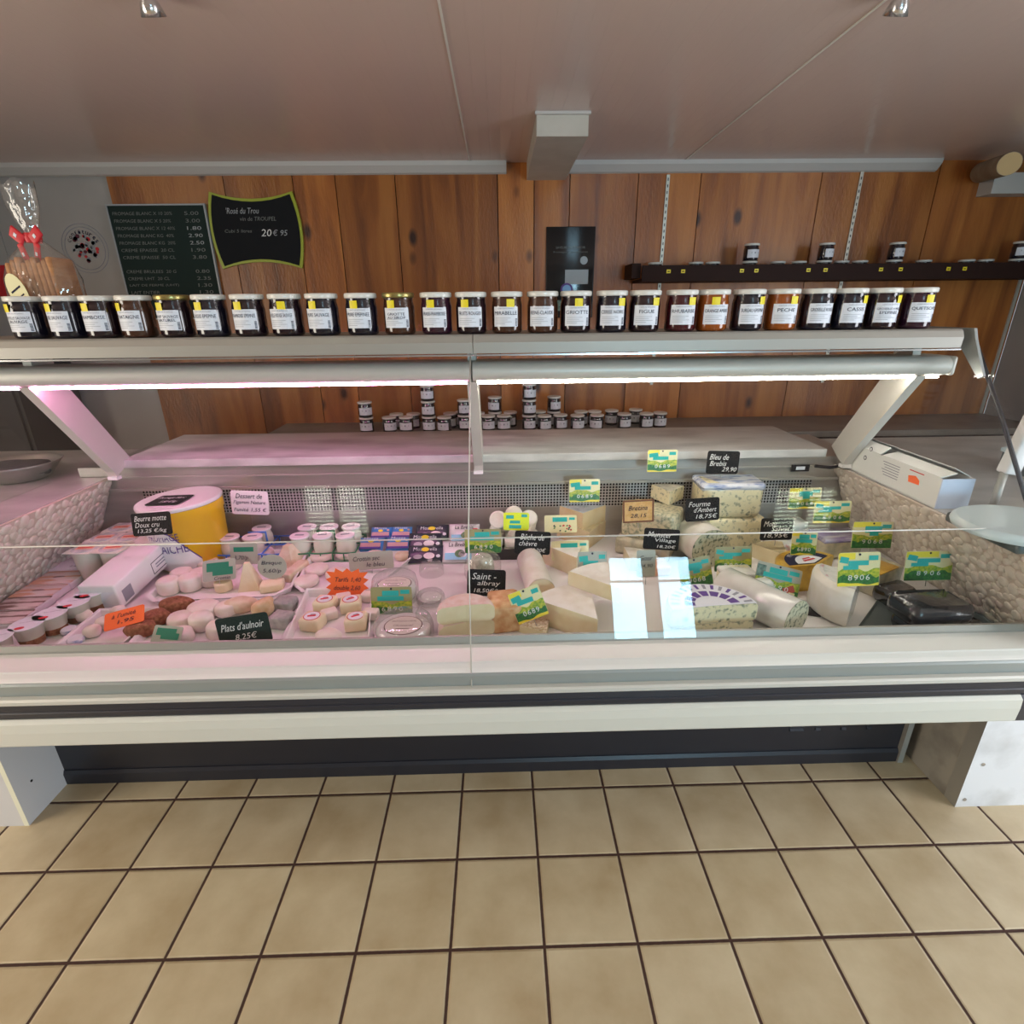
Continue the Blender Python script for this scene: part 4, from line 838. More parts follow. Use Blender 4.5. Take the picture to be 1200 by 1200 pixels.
def sign(u, v, w, h, y, kind, label, lines=(), tilt=0, lean=14, pin=.035, seed=0, yaw=0, tc=None, flat=False):
    p = at(u, v, y=y); W_, H_ = S(w, p), S(h, p)*1.03
    pe = atan2(1.45-p.z, p.y); H_ = H_/max(.5, cos(pe-radians(lean)))
    rot = Matrix.Rotation(radians(yaw), 4, 'Z') @ Matrix.Rotation(radians(-lean), 4, 'X') @ Matrix.Rotation(radians(tilt), 4, 'Y')
    t = thing('price_card', label, 'price sign', p, rot.to_euler()); T_ = .0012
    b = MB(); r = min(W_, H_)*.10
    if kind == 'oval': b.prism([(W_/2*cos(a)*(1+.0*a), H_/2*sin(a)) for a in [k*pi/12 for k in range(24)]], 'y', -T_, 0, BODY[kind])
    elif kind == 'star':
        pts = []
        for k in range(28): a = k*pi/14; q = 1.08 if k % 2 else .82; pts.append((W_/2*q*max(-1, min(1, cos(a)*1.25)), H_/2*q*max(-1, min(1, sin(a)*1.25))))
        b.prism(pts, 'y', -T_, 0, BODY[kind])
    else:
        pts = []
        for cx, cz, a0 in ((W_/2-r, H_/2-r, 0), (-W_/2+r, H_/2-r, 90), (-W_/2+r, -H_/2+r, 180), (W_/2-r, -H_/2+r, 270)):
            for k in range(4): a = radians(a0+30*k); pts.append((cx+r*cos(a), cz+r*sin(a)))
        b.prism(pts, 'y', -T_, 0, BODY[kind])
    b.build('card', t)
    b = MB(); card_face(b, kind, W_, H_, T_, seed); tcol = tc or ('chalk' if kind in ('slate', 'slateg') else 'ink')
    for s_, x_, z_, ww, hh in lines: b.text(s_, W_*ww, H_*hh, tcol, lambda x, y, x_=x_, z_=z_: (x_*W_+x, -T_-.0018, z_*H_+y), .25, False)
    if b.f: b.build('card_print', t)
    if pin:
        b = MB(); b.tube([(0, .0006+.001, H_*.1), (0, .0016, -H_/2-pin)], .0011, 'pin', 6); b.build('pin', t)
    return t

# ---------------- generic builders
def single(name, b, p, rz, label, cat, group=None, rot=None):
    o = b.build(name, None, p, rot or (0, 0, radians(rz))); return tag(o, label, cat, group)
def tray(pix, ztop, label, m='white_plastic', depth=.018, ymin=1.137, lipw=.010, rim=None):
    """shallow tray; outline given clockwise or not as points on the rim plane"""
    pts = [P0(u, v, ztop) for u, v in pix]; pts = [Vector((p.x, max(ymin, min(YB, p.y)), 0)) for p in pts]
    c = sum(pts, Vector())/len(pts); L_ = [(q-c) for q in pts]
    area_ = sum(a.x*b_.y-b_.x*a.y for a, b_ in zip(L_, L_[1:]+L_[:1]))
    if area_ < 0: L_.reverse()
    def ins(d, z): return [((q.x)*(1-d/q.length), (q.y)*(1-d/q.length), z) for q in L_]
    zt = ztop-DZ; n = len(L_); rings = [ins(.014, 0), ins(.002, zt-.002), ins(0, zt), ins(lipw, zt), ins(lipw+.004, zt-.003), ins(lipw+.010, .004)]
    b = MB(); vs = sum(rings, []); fs = [tuple(reversed(range(n)))]
    for k in range(5):
        for i in range(n): j = (i+1) % n; fs.append((k*n+i, k*n+j, (k+1)*n+j, (k+1)*n+i))
    fs.append(tuple(range(5*n, 6*n))); b.add(vs, fs, m)
    return single('serving_tray', b, (c.x, c.y, DZ), 0, label, 'tray')

FT = DZ+.0045       # surface inside a tray
# ============ left third
# end of the case: flat packs and yoghurts
GRPP = 'flat dessert packs stacked at the left end'
pk = [((86, 668), .12, .10, 'pack_white', 'white flat dessert pack behind the orange-striped packs at the left end'), ((72, 684), .13, .095, 'orange_pack', 'orange-striped flat pack behind the other striped packs'), ((48, 700), .13, .08, 'orange_pack', 'orange-striped flat pack second from the back at the left end'), ((28, 715), .13, .08, 'brown_pack', 'brown-striped flat pack, third from the back at the left end'), ((6, 732), .13, .08, 'brown_pack', 'brown-striped flat pack near the front rail at the left end')]
for (uv, w_, d_, m_, lb) in pk:
    p = P0(*uv); t = thing('dessert_pack', lb, 'food pack', (p.x, p.y, DZ), (0, 0, radians(3)), GRPP)
    b = MB(); b.rbox((-w_/2, -d_/2, 0), (w_/2, d_/2, .022), 'pack_white', .005); b.build('tray_body', t)
    b = MB(); b.rbox((-w_/2+.003, -d_/2+.003, .0221), (w_/2-.003, d_/2-.003, .0245), m_, .002)
    if m_ == 'pack_white': b.text('LAIT', w_*.3, .012, 'ink', lambda x, y: (.03+x, -.02+y, .0247), .1)
    else: b.prism([(-.02, 0), (0, .012), (.02, 0), (0, -.012)], 'z', .0246, .0249, 'brown_pack')
    b.build('printed_lid', t)
cup_lbl = ['yoghurt cup with a white printed foil lid at the front left corner', 'second yoghurt cup from the front left corner, white foil lid', 'third yoghurt cup from the left corner beside the flat packs', 'yoghurt cup with white lid directly in front of the long white packet', 'yoghurt cup touching the long white packet, farthest back of its row']
for i, (u, v) in enumerate(((20, 762), (37, 746), (60, 722), (86, 704), (103, 687))):
    zt = .058; p = P0(u, v, DZ+zt); y_ = (1.172, 1.235, 1.285, 1.345, 1.40)[i]; p = at(u, v, y=y_); t = thing('yoghurt_cup', cup_lbl[i], 'yoghurt', (p.x+(-.045 if i == 0 else 0), y_, DZ), (0, 0, radians(20)), 'white lidded yoghurt cups')
    b = MB(); b.lathe([(.0001, 0), (.024, 0), (.026, .002), (.034, zt-.003), (.037, zt-.002), (.037, zt)], 'milk_plastic', 22); b.lathe([(.0262, .003), (.0292, .022)], 'cocoa', 22); b.build('cup', t)
    b = MB(); b.cyl(.0385, zt+.0002, zt+.0014, 'label_white', 22); b.T = Matrix.Translation((-.008, -.022, zt+.0016)); b.cyl(.008, 0, .0006, 'red', 10, sx=1.4, sy=.8); b.T = Matrix.Identity(4)
    b.text('Le yaourt', .040, .008, 'ink_soft', lambda x, y: (x+.004, y+.008, zt+.0017), .2, False); b.build('foil_lid', t)
# shallow tray with curd quenelles and orange card
tray([(62, 757), (116, 713), (196, 710), (140, 757)], DZ+.020, 'narrow white tray of fresh curd and small pots behind the front rail at left')
for u, v, r_ in ((100, 727, .024), (126, 735, .026), (110, 745, .022), (140, 722, .022)):
    p = P0(u, v, FT); b = MB(); b.blob(r_, r_*.9, .030, 'curd', int(u), .08); single('fresh_cheese', b, (p.x, max(p.y, 1.18), FT), u*3, 'rounded white fresh cheese in the narrow tray at the left', 'cheese', 'fresh cheeses in the narrow left tray')
for u, v in ((82, 741), (90, 752)):
    p = P0(u, v, FT); b = MB(); b.cyl(.020, 0, .012, 'print_blue', 18, .003); b.cyl(.017, .0121, .013, 'label_white', 18); single('small_pot', b, (p.x, max(p.y, 1.17), FT), 0, 'tiny wrapped cheese pot %s in the narrow left tray' % ('behind' if u == 82 else 'nearest the front rail'), 'pot')
sign(146, 724, 44, 20, 1.26, 'orange', 'fluorescent orange paper card lying over the narrow left tray', [('à l\'unité', 0, .2, .6, .25), ('1,95', .05, -.2, .4, .25)], tilt=-16, lean=50, pin=0)
# long white packet
pa, pb = P0(138, 709), P0(232, 640); d_ = (pb-pa); ang = atan2(d_.y, d_.x)-pi/2; Lp = .40
Lp = .32; t = thing('long_packet', 'long white paper-wrapped block with folded end lying front to back on left', 'packet', (pa.x-.024, pa.y-.022, DZ+.001), (radians(7), 0, ang))
b = MB(); b.rbox((-.055, 0, 0), (.055, Lp, .080), 'paper', .007); b.build('wrapped_block', t)
b = MB(); b.add([(-.053, -.001, .06), (.053, -.001, .06), (0, -.004, .022), (-.053, -.001, .004), (.053, -.001, .004), (0, -.003, .03)], [(0, 2, 1), (3, 4, 5)], 'pack_white'); b.build('folded_end', t)
b = MB()
for q in ((.16, .012, .30, .014), (.16, .050, .30, .052), (.16, .012, .162, .052), (.298, .012, .30, .052)): b.box((.0551, q[0], q[1]), (.0556, q[2], q[3]), 'ink')
b.box((.0551, .18, .026), (.0556, .28, .030), 'ink_soft'); b.box((.0551, .18, .036), (.0556, .26, .040), 'ink_soft'); b.box((.0551, .02, .01), (.0556, .06, .05), 'ink_soft'); b.build('packet_print', t)
# faisselle pack, three by two
for i, (r_, c_) in enumerate([(a, c) for a in range(3) for c in range(2)]):
    base = Vector((-1.340, 1.600, DZ)); base = base+Vector((c_*.088, r_*.088, 0))
    t = thing('faisselle_cup', 'pale draining-cheese cup with red printed lid beside the bucket', 'cheese cup', base, (0, 0, radians(-4)), 'faisselle cups in the back left corner')
    if i == 0:
        b = MB(); b.lathe([(.0001, 0), (.029, 0), (.031, .003), (.034, .045), (.037, .048), (.040, .108)], 'milk_plastic', 24); b.rbox((-.0435, -.0435, .1082), (.0435, .0435, .1105), 'milk_plastic', .010); CUP = b.build('cup', t)
        b = MB(); b.cyl(.039, .1106, .112, 'film_greenwhite', 24); b.T = Matrix.Translation((0, 0, .1121)) @ Matrix.Rotation(.2, 4, 'Z'); b.box((-.026, -.012, 0), (.026, .014, .0006), 'salmon'); b.box((-.022, -.004, .0007), (.022, .002, .001), 'red'); LID = b.build('printed_lid', t)
    else:
        for s_ in (CUP, LID): c = s_.copy(); C.objects.link(c); c.parent = t
# yellow bucket
t = thing('yellow_bucket', 'large yellow tub of fromage blanc with white lid and white CHE label', 'bucket', (-1.076, 1.731, DZ+.004), (0, radians(-3), 0))
b = MB(); b.lathe([(.0001, 0), (.105, 0), (.110, .004), (.124, .178), (.128, .181), (.128, .213)], 'yellow_plastic', 40); b.build('tub', t)
b = MB(); b.cyl(.131, .2135, .228, 'white_plastic', 40, .004); b.build('lid', t)
b = MB(); K = 14; rr = lambda z: .110+.016*z/.165+.0008
vs = []
for k in range(K+1):
    a = radians(226+84*k/K); top = .150 if k < K*.55 else .150-.11*((k-K*.55)/(K*.45)); 
    for z in (.006, top): vs.append((rr(z)*cos(a), rr(z)*sin(a), z))
b.add(vs, [(2*k, 2*k+2, 2*k+3, 2*k+1) for k in range(K)], 'white_plastic', True)
vs = []
for k in range(int(K*.5), K+1):
    a = radians(226+84*k/K); top = .150 if k < K*.55 else .150-.11*((k-K*.55)/(K*.45)); 
    for dz in (-.003, .003): vs.append(((rr(top)+.0006)*cos(a), (rr(top)+.0006)*sin(a), top+dz))
b.add(vs, [(2*k, 2*k+2, 2*k+3, 2*k+1) for k in range(len(vs)//2-1)], 'purple_ink', True)
b.text('FROMAGE', .11, .024, 'purple_ink', lambda x, y: ((rr(.125)+.0008)*cos(radians(262)+x/.125), (rr(.125)+.0008)*sin(radians(262)+x/.125), .132+y), 0, False)
b.text('FRAICHE', .115, .030, 'purple_ink', lambda x, y: ((rr(.09)+.0008)*cos(radians(268)+x/.12), (rr(.09)+.0008)*sin(radians(268)+x/.12), .090+y), 0, False)
b.build('label_wrap', t)
t2 = sign(207, 580, 42, 16, 1.69, 'slate', 'small black price tag lying on the white bucket lid', [('Fromage blanc', 0, .15, .8, .25), ('5,80 €/kg', .1, -.25, .5, .25)], tilt=-6, lean=84, pin=0); t2.location = (-1.10, 1.70, DZ+.2345); t2.rotation_euler = (radians(-89), radians(-3), radians(-6))
sign(178, 614, 46, 26, 1.55, 'slate', 'black card reading Beurre motte stuck in the long white packet', [('Beurre motte', 0, .26, .8, .24), ('Doux cru', -.1, -.02, .6, .22), ('13,25 €/kg', 0, -.3, .72, .22)], tilt=-3, pin=.02)
# glass yoghurt jars in plastic carriers
def carrier(x, y, nx, ny, m, label, jars, jl, rz=0):
    t = thing('bottle_carrier', label, 'carrier', (x, y, DZ), (0, 0, radians(rz))); q = .079; R_ = .034
    b = MB(); W_, D_ = nx*q, ny*q
    for z_ in (.004, .036):
        pts = []
        for i in range(nx):
            for k in range(5): s_ = k/5; pts.append((-W_/2+q*(i+s_), -D_/2-.006*sin(pi*s_), z_))
        pts += [(W_/2, -D_/2, z_), (W_/2, D_/2, z_), (-W_/2, D_/2, z_)]; b.tube(pts, .0028, m, 6, True)
    for i in range(nx+1):
        for y_ in (-D_/2, D_/2): b.tube([(-W_/2+q*i, y_, .004), (-W_/2+q*i, y_, .038)], .0026, m, 6)
        if 0 < i < nx: b.tube([(-W_/2+q*i, -D_/2, .036), (-W_/2+q*i, D_/2, .036)], .0026, m, 6)
    for i in range(nx): b.tube([(-W_/2+q*(i+.5), -D_/2-.005, .004), (-W_/2+q*(i+.5), -D_/2-.005, .036)], .0022, m, 6)
    for j in range(1, ny): b.tube([(-W_/2, -D_/2+q*j, .036), (W_/2, -D_/2+q*j, .036)], .0026, m, 6)
    b.tube([(-.03, 0, .036), (-.03, 0, .085), (.03, 0, .085), (.03, 0, .036)], .004, m, 8); b.build('carrier_frame', t)
    for (i, j) in jars:
        o = Vector((-W_/2+q*(i+.5), -D_/2+q*(j+.5), 0)); o.rotate(Euler((0, 0, radians(rz)))); P_ = Vector((x, y, DZ+.001))+o
        s = thing('glass_yoghurt', jl, 'yoghurt', P_, (0, 0, radians(i*7)), jl)
        if not hasattr(carrier, 'pr'):
            b = MB(); b.lathe([(.0001, 0), (.030, 0), (.034, .006), (.034, .055), (.028, .072), (.028, .080)], 'milk_plastic', 22); a_ = b.build('glass_pot', s)
            b = MB(); b.cyl(.033, .0802, .087, 'pink_card', 22, .002); b.T = Matrix.Translation((0, 0, .0872)); b.box((-.015, -.004, 0), (.015, .006, .0005), 'ink_soft'); c_ = b.build('cap', s); carrier.pr = (a_, c_)
        else:
            for s_ in carrier.pr: c = s_.copy(); C.objects.link(c); c.parent = s
carrier(-.868, 1.768, 3, 2, 'blue_plastic', 'blue plastic carrier of glass yoghurts right of the yellow bucket', [(0, 0), (1, 0), (1, 1)], 'white glass yoghurt pot in the blue carrier', 0)
carrier(-.626, 1.768, 3, 2, 'green_plastic', 'green plastic carrier of glass yoghurts left of the mozzarella packs', [(a, c) for a in range(3) for c in range(2)], 'white glass yoghurt pot in the green carrier', 0)
sign(293, 589, 43, 27, 1.78, 'pink', 'white handwritten card above the blue yoghurt carrier', [('Dessert de', 0, .28, .7, .2), ("l'igamm Nature", 0, 0, .85, .2), ('l\'unité 1,55 €', 0, -.3, .85, .18)], tilt=3, lean=5, pin=.04)
# tray A
tray([(170, 697), (178, 705), (321, 698), (343, 687), (361, 647), (357, 641), (243, 648), (224, 655)], DZ+.022, 'large white angular tray of small fresh goat cheeses left of centre')
TG = 'fresh goat cheeses in the large left tray'
for i, (u, v, kind) in enumerate(((200, 694, 't'), (225, 690, 't'), (214, 677, 'd'), (236, 677, 'd'), (222, 663, 'd'), (245, 665, 'd'), (234, 653, 'd'), (256, 651, 'd'), (250, 684, 'd'), (272, 665, 'd'), (275, 650, 'd'), (310, 652, 'd'))):
    p = P0(u, v, FT); b = MB(); r_ = .033 if kind == 't' else .034; h_ = .046 if kind == 't' else .028
    b.cyl(r_, 0, h_, 'curd', 20, .008)
    single('goat_cheese', b, (p.x, p.y, FT), i*40, 'tall white fresh goat cheese in the front left corner of the large tray' if kind == 't' else 'flat round fresh goat cheese in the large left tray', 'cheese', TG+(' front' if kind == 't' else ''))
p = P0(263, 691, FT); b = MB(); b.cyl(.026, 0, .030, 'goat_cream', 22, .005); single('goat_cheese', b, (p.x, p.y, FT), 0, 'yellowed small drum cheese between the white discs and the pyramid', 'cheese')
def pyramid(u, v, w, h, m, label, rz=0, topf=.28, zz=FT):
    p = P0(u, v, zz); b = MB(); q = w/2; s_ = q*topf; vs = [(-q, -q, 0), (q, -q, 0), (q, q, 0), (-q, q, 0), (-s_, -s_, h), (s_, -s_, h), (s_, s_, h), (-s_, s_, h)]
    rnd = random.Random(int(u)); vs = [(x+rnd.uniform(-.002, .002), y+rnd.uniform(-.002, .002), z) for x, y, z in vs]
    b.add(vs, [(3, 2, 1, 0), (4, 5, 6, 7), (0, 1, 5, 4), (1, 2, 6, 5), (2, 3, 7, 6), (3, 0, 4, 7)], m)
    return single('pyramid_cheese', b, (p.x, p.y+q*.7, zz), rz, label, 'cheese')
pyramid(291, 692, .062, .085, 'goat_cream', 'tall cream pyramid cheese in the middle of the large left tray', 8, .2)
pyramid(338, 664, .075, .070, 'goat', 'tan truncated pyramid at the back right of the large tray', -20, .30)
p = P0(319, 692, FT); b = MB(); b.rbox((-.034, -.025, 0), (.034, .025, .026), 'goat_cream', .006, .003, 3); single('goat_brick', b, (p.x, p.y+.008, FT), 12, 'cream brick of goat cheese under the oval card', 'cheese')
p = P0(345, 682, FT); b = MB(); b.rbox((-.017, -.06, 0), (.017, .05, .030), 'goat', .006, .004, 5); single('goat_log', b, (p.x-.01, p.y+.055, FT), -14, 'long tan goat cheese stick along the right rim of the large tray', 'cheese')
sign(286, 649, 32, 24, 1.60, 'greenbar', 'grey card with one green bar at the back of the large left tray', [('3,70/p', -.1, -.2, .5, .24)], pin=.03)
sign(257, 668, 38, 24, 1.50, 'greenblock', 'grey card with a big green block among the white discs', [('Crottin', .1, -.38, .5, .16)], tilt=-5, lean=30, pin=.02)
sign(319, 664, 34, 28, 1.52, 'oval', 'oval grey card reading Brique above the cream brick', [('Brique', 0, .14, .68, .2), ('5,60/p', 0, -.18, .62, .2)], pin=.035)
# tray B
tray([(150, 753), (193, 705), (350, 699), (356, 706), (330, 753)], DZ+.022, 'angular white tray by the front rail with cocoa-dusted and grey goat cheeses')
for i, (u, v, w_) in enumerate(((212, 715, .07), (188, 731, .065), (172, 744, .06))):
    p = P0(u, v, FT); b = MB(); b.blob(w_*.62, .030, .038, 'cocoa', i+9, .10); single('cocoa_cheese', b, (p.x-.01, max(p.y, 1.18), FT), 25, ['cocoa-brown log cheese at the back of the front tray', 'cocoa-brown log cheese in the middle of its row', 'cocoa-brown log cheese nearest the front rail'][i], 'cheese')
for i, (u, v, r_, h_) in enumerate(((240, 721, .040, .032), (268, 719, .030, .030), (213, 733, .032, .030), (238, 736, .031, .038), (258, 745, .030, .034), (214, 751, .030, .030))):
    p = P0(u, v, FT); b = MB(); b.blob(r_*1.1, r_, h_*1.15, 'curd', i+20, .04, 18, 8, 1.0); single('goat_cheese', b, (p.x, max(p.y, 1.18), FT), i*35, 'rounded white goat cheese in the tray by the front rail', 'cheese', 'white goat cheeses in the front tray')
p = P0(283, 716, FT); b = MB(); b.blob(.044, .028, .040, 'goat', 41, .08); single('goat_cheese', b, (p.x, p.y, FT), 20, 'large tan goat cheese beside the rough brown one', 'cheese')
p = P0(305, 713, FT+.02); b = MB(); b.blob(.034, .026, .050, 'goat_brown', 43, .14); single('goat_cheese', b, (p.x+.012, p.y-.004, FT), 50, 'rough brown nut-crusted cheese behind the Plats card', 'cheese')
for i, (u, v) in enumerate(((334, 716), (330, 735))):
    p = P0(u, v, FT); b = MB(); b.rbox((-.030, -.026, 0), (.030, .026, .034), 'grey_ash', .008, .005, i); single('ash_brick', b, (p.x, p.y+.01, FT), -12, ['grey ash-coated brick cheese at the back right of the front tray', 'grey ash-coated brick cheese under the larger one by the slate card'][i], 'cheese')
sign(286, 738, 62, 32, 1.175, 'slateg', 'dark green slate card reading Plats d\'aulnoir in the front tray', [("Plats d'aulnoir", 0, .16, .8, .26), ('8,25€', .02, -.22, .4, .24)], tilt=-8, lean=12, pin=.01)
sign(196, 744, 34, 20, 1.19, 'greenblock', 'small grey card with green block by the front rail at left', [], tilt=6, lean=40, pin=0)
# tray C behind
tray([(345, 687), (354, 694), (430, 694), (484, 652), (480, 645), (365, 645)], DZ+.020, 'white tray of flat round goat cheeses behind the orange star card')
for i, (u, v, m_, r_) in enumerate(((377, 655, 'curd', .042), (408, 652, 'curd', .042), (372, 671, 'curd', .040), (360, 685, 'curd', .040), (395, 676, 'curd', .038), (440, 655, 'curd', .036), (472, 655, 'goat', .026))):
    p = P0(u, v, FT); b = MB(); b.blob(r_, r_*.95, .024, m_, i+60, .03, 20, 8, .92)
    if m_ == 'goat': single('goat_cheese', b, (p.x+.0, p.y, FT), 0, 'small tan round cheese at the right end of the rear tray', 'cheese')
    else: single('goat_cheese', b, (p.x, p.y, FT), i*30, 'flat white round cheese in the tray behind the orange star', 'cheese', 'flat rounds in the rear white tray')
sign(435, 657, 52, 20, 1.60, 'plain', 'pale grey handwritten card above the orange star card', [('Crottin sec', -.1, .15, .6, .26), ('le bleu', .1, -.2, .4, .24)], tilt=-3, pin=.03)
sign(407, 684, 46, 32, 1.44, 'star', 'orange starburst card with two handwritten lines', [('Tarifs 1,40', .02, .14, .66, .18), ('double 2,60', 0, -.15, .66, .18)], tilt=2, pin=.04)
# tray D
tray([(330, 755), (359, 689), (437, 689), (432, 755)], DZ+.030, 'deep white rectangular tray of small square cheeses with red round stickers', lipw=.004)
for i, (u, v) in enumerate(((381, 717), (411, 717), (366, 738), (417, 738))):
    p = P0(u, v, FT); pos = (p.x, p.y+.012, FT)
    t = thing('square_cheese', ['small cheese with red sticker, back left of the deep tray', 'small cheese with red sticker, back right of the deep tray', 'small cheese with red sticker, front left of the deep tray', 'small cheese with red sticker, front right of the deep tray'][i], 'cheese', pos, (0, 0, radians((-8, 10, -14, 6)[i])), 'red-stickered cheeses in the deep tray')
    b = MB(); b.rbox((-.029, -.027, 0), (.029, .027, .036), 'goat_cream', .008, .002, i); b.build('cheese_body', t)
    b = MB(); b.cyl(.0225, .0362, .0368, 'red', 20); b.cyl(.0205, .0369, .0372, 'label_white', 20); b.T = Matrix.Translation((0, -.001, .0373)) @ Matrix.Rotation(.4, 4, 'Z'); b.box((-.011, -.003, 0), (.011, .004, .0004), 'red'); b.box((-.004, .004, 0), (.009, .009, .0004), 'ink_soft'); b.build('round_sticker', t)
    p = P0((400, 430, 383, 432)[i], (709, 707, 728, 728)[i], FT); b = MB(); b.rbox((-.022, -.016, 0), (.022, .016, .026), 'curd', .006, .003, i+4)
    single('white_cube_cheese', b, (p.x+.004, p.y+.016, FT), (20, -12, 30, -8)[i], 'plain white block of cheese between the red-stickered ones', 'cheese', 'plain white blocks in the deep tray')
p = P0(388, 748, FT); b = MB(); b.blob(.034, .030, .034, 'curd', 88, .06); single('goat_cheese', b, (p.x, 1.20, FT), 0, 'pale rounded cheese at the front of the deep tray', 'cheese')
# clear boxes with soft cheese
for i, (u, v, r_, seal, h_) in enumerate(((464, 700, .062, 1, .075), (505, 704, .034, 0, .03), (472, 752, .072, 1, .055))):
    p = P0(u, v); pos = Vector((p.x, max(p.y, 1.225), DZ)); t = thing('boxed_cheese', ['soft cheese in a domed clear box, farther of the two sealed ones', 'clear domed box with a plain cheese right of the landscape card', 'soft cheese in a domed clear box right at the front rail'][i], 'cheese', pos)
    b = MB(); b.cyl(r_, .003, h_*.62, 'film_white', 32, .008); b.build('cheese_body', t)
    if seal:
        b = MB(); z_ = h_*.62; b.cyl(.051, z_+.0002, z_+.0010, 'seal_brown', 32, sx=1, sy=.88); b.cyl(.048, z_+.0011, z_+.0015, 'seal_paper', 32, sx=1, sy=.88)
        b.text('FROMAGE DE CHÈVRE', .064, .008, 'seal_brown', lambda x, y: (x, y+.020, z_+.0017), 0, False); b.text('l\'Artisanal', .050, .010, 'seal_brown', lambda x, y: (x, y-.001, z_+.0017), .2, False); b.box((-.018, -.018, z_+.0016), (.018, -.015, z_+.0018), 'seal_brown'); b.build('round_seal', t)
    b = MB(); b.lathe([(r_+.008, 0), (r_+.008, h_*.6), (r_+.003, h_*.9), (r_-.008, h_), (.0001, h_)], BLISTER, 32); b.build('clear_dome', t)
p = P0(508, 735); b = MB(); b.T = Matrix.Identity(4); b.lathe([(.052, 0), (.052, .03), (.045, .045), (.03, .05), (.0001, .05)], BLISTER, 28); single('clear_box', b, (p.x, p.y+.02, DZ), 0, 'empty-looking clear plastic dome left of the pink-rind cheese', 'box')
p = P0(505, 675); b = MB(); b.lathe([(.040, 0), (.040, .026), (.034, .036), (.0001, .038)], BLISTER, 28); single('clear_box', b, (p.x, p.y+.02, DZ), 0, 'clear plastic dome behind the sealed cheese boxes', 'box')
sign(459, 705, 48, 33, 1.35, 'dark', 'green landscape card standing between the two sealed clear boxes', [], pin=.03, seed=1)
# mozzarella and feta packs at the back
def pouch(u, v, w, h, m, deco, label, group, tilt=35, rz=0, zoff=0.0, y=None, yb=1.7):
    p = at(u, v, y=yb-.01); p.y = yb-.03
    t = thing('cheese_pouch', label, 'food pack', (p.x, p.y, p.z if y else DZ+zoff), (radians(tilt), 0, radians(rz)), group); n = 10; vs = []
    for j in range(7):
        for i in range(n+1):
            x_ = -w/2+w*i/n; y_ = h*j/6; e = sin(pi*min(1, max(0, j/6)))**.5*sin(pi*i/n)**.4 if 0 < j < 6 and 0 < i < n else 0; vs.append((x_, y_, .012*e+.0))
    k = len(vs); vs += [(x, y, -.001-.35*z) for x, y, z in vs]
    fs = [(j*(n+1)+i, j*(n+1)+i+1, (j+1)*(n+1)+i+1, (j+1)*(n+1)+i) for j in range(6) for i in range(n)]; fs += [tuple(reversed([k+q for q in f])) for f in fs]
    rim = [i for i in range(n+1)]+[(j+1)*(n+1)+n for j in range(6)]+[6*(n+1)+i for i in range(n-1, -1, -1)]+[j*(n+1) for j in range(5, 0, -1)]
    fs += [(rim[q], k+rim[q], k+rim[(q+1) % len(rim)], rim[(q+1) % len(rim)]) for q in range(len(rim))]
    b = MB(); b.add(vs, fs, m, True); b.build('bag', t)
    b = MB(); 
    for kind, x, y, sx, sy, mm in deco:
        if kind == 'o': b.T = Matrix.Translation((x*w, y*h, .0135)); b.cyl(1, 0, .0006, mm, 16, sx=sx*w, sy=sy*h); b.T = Matrix.Identity(4)
        elif kind == 'r': b.box(((x-sx)*w, (y-sy)*h, .0130), ((x+sx)*w, (y+sy)*h, .0136), mm)
        else: b.text(kind, sx*w*2, sy*h*2, mm, lambda X_, Y_: (x*w+X_, y*h+Y_, .0140), .1, False)
    b.build('pack_print', t)
def pp(u, v, y): return at(u, v, y=y)
NV = [('Mozzarella', 0, .68, .34, .10, 'label_white'), ('o', 0, .66, .11, .12, 'yellow_print'), ('o', .12, .30, .16, .18, 'pink_card'), ('o', -.2, .25, .13, .13, 'photo_grey'), ('o', .38, .28, .06, .09, 'label_white')]
BL = [('Mozza', .0, .78, .3, .09, 'label_white'), ('o', 0, .58, .12, .10, 'yellow_print'), ('r', 0, .32, .42, .14, 'pack_pink'), ('r', 0, .10, .45, .07, 'pack_violet'), ('o', .36, .62, .06, .07, 'salmon')]
WH = [('La Brebis', 0, .75, .3, .10, 'ink'), ('r', 0, .2, .42, .16, 'pack_sky'), ('o', .05, .32, .16, .18, 'card_wood'), ('o', .14, .3, .13, .15, 'label_white'), ('r', .36, .62, .08, .06, 'red')]
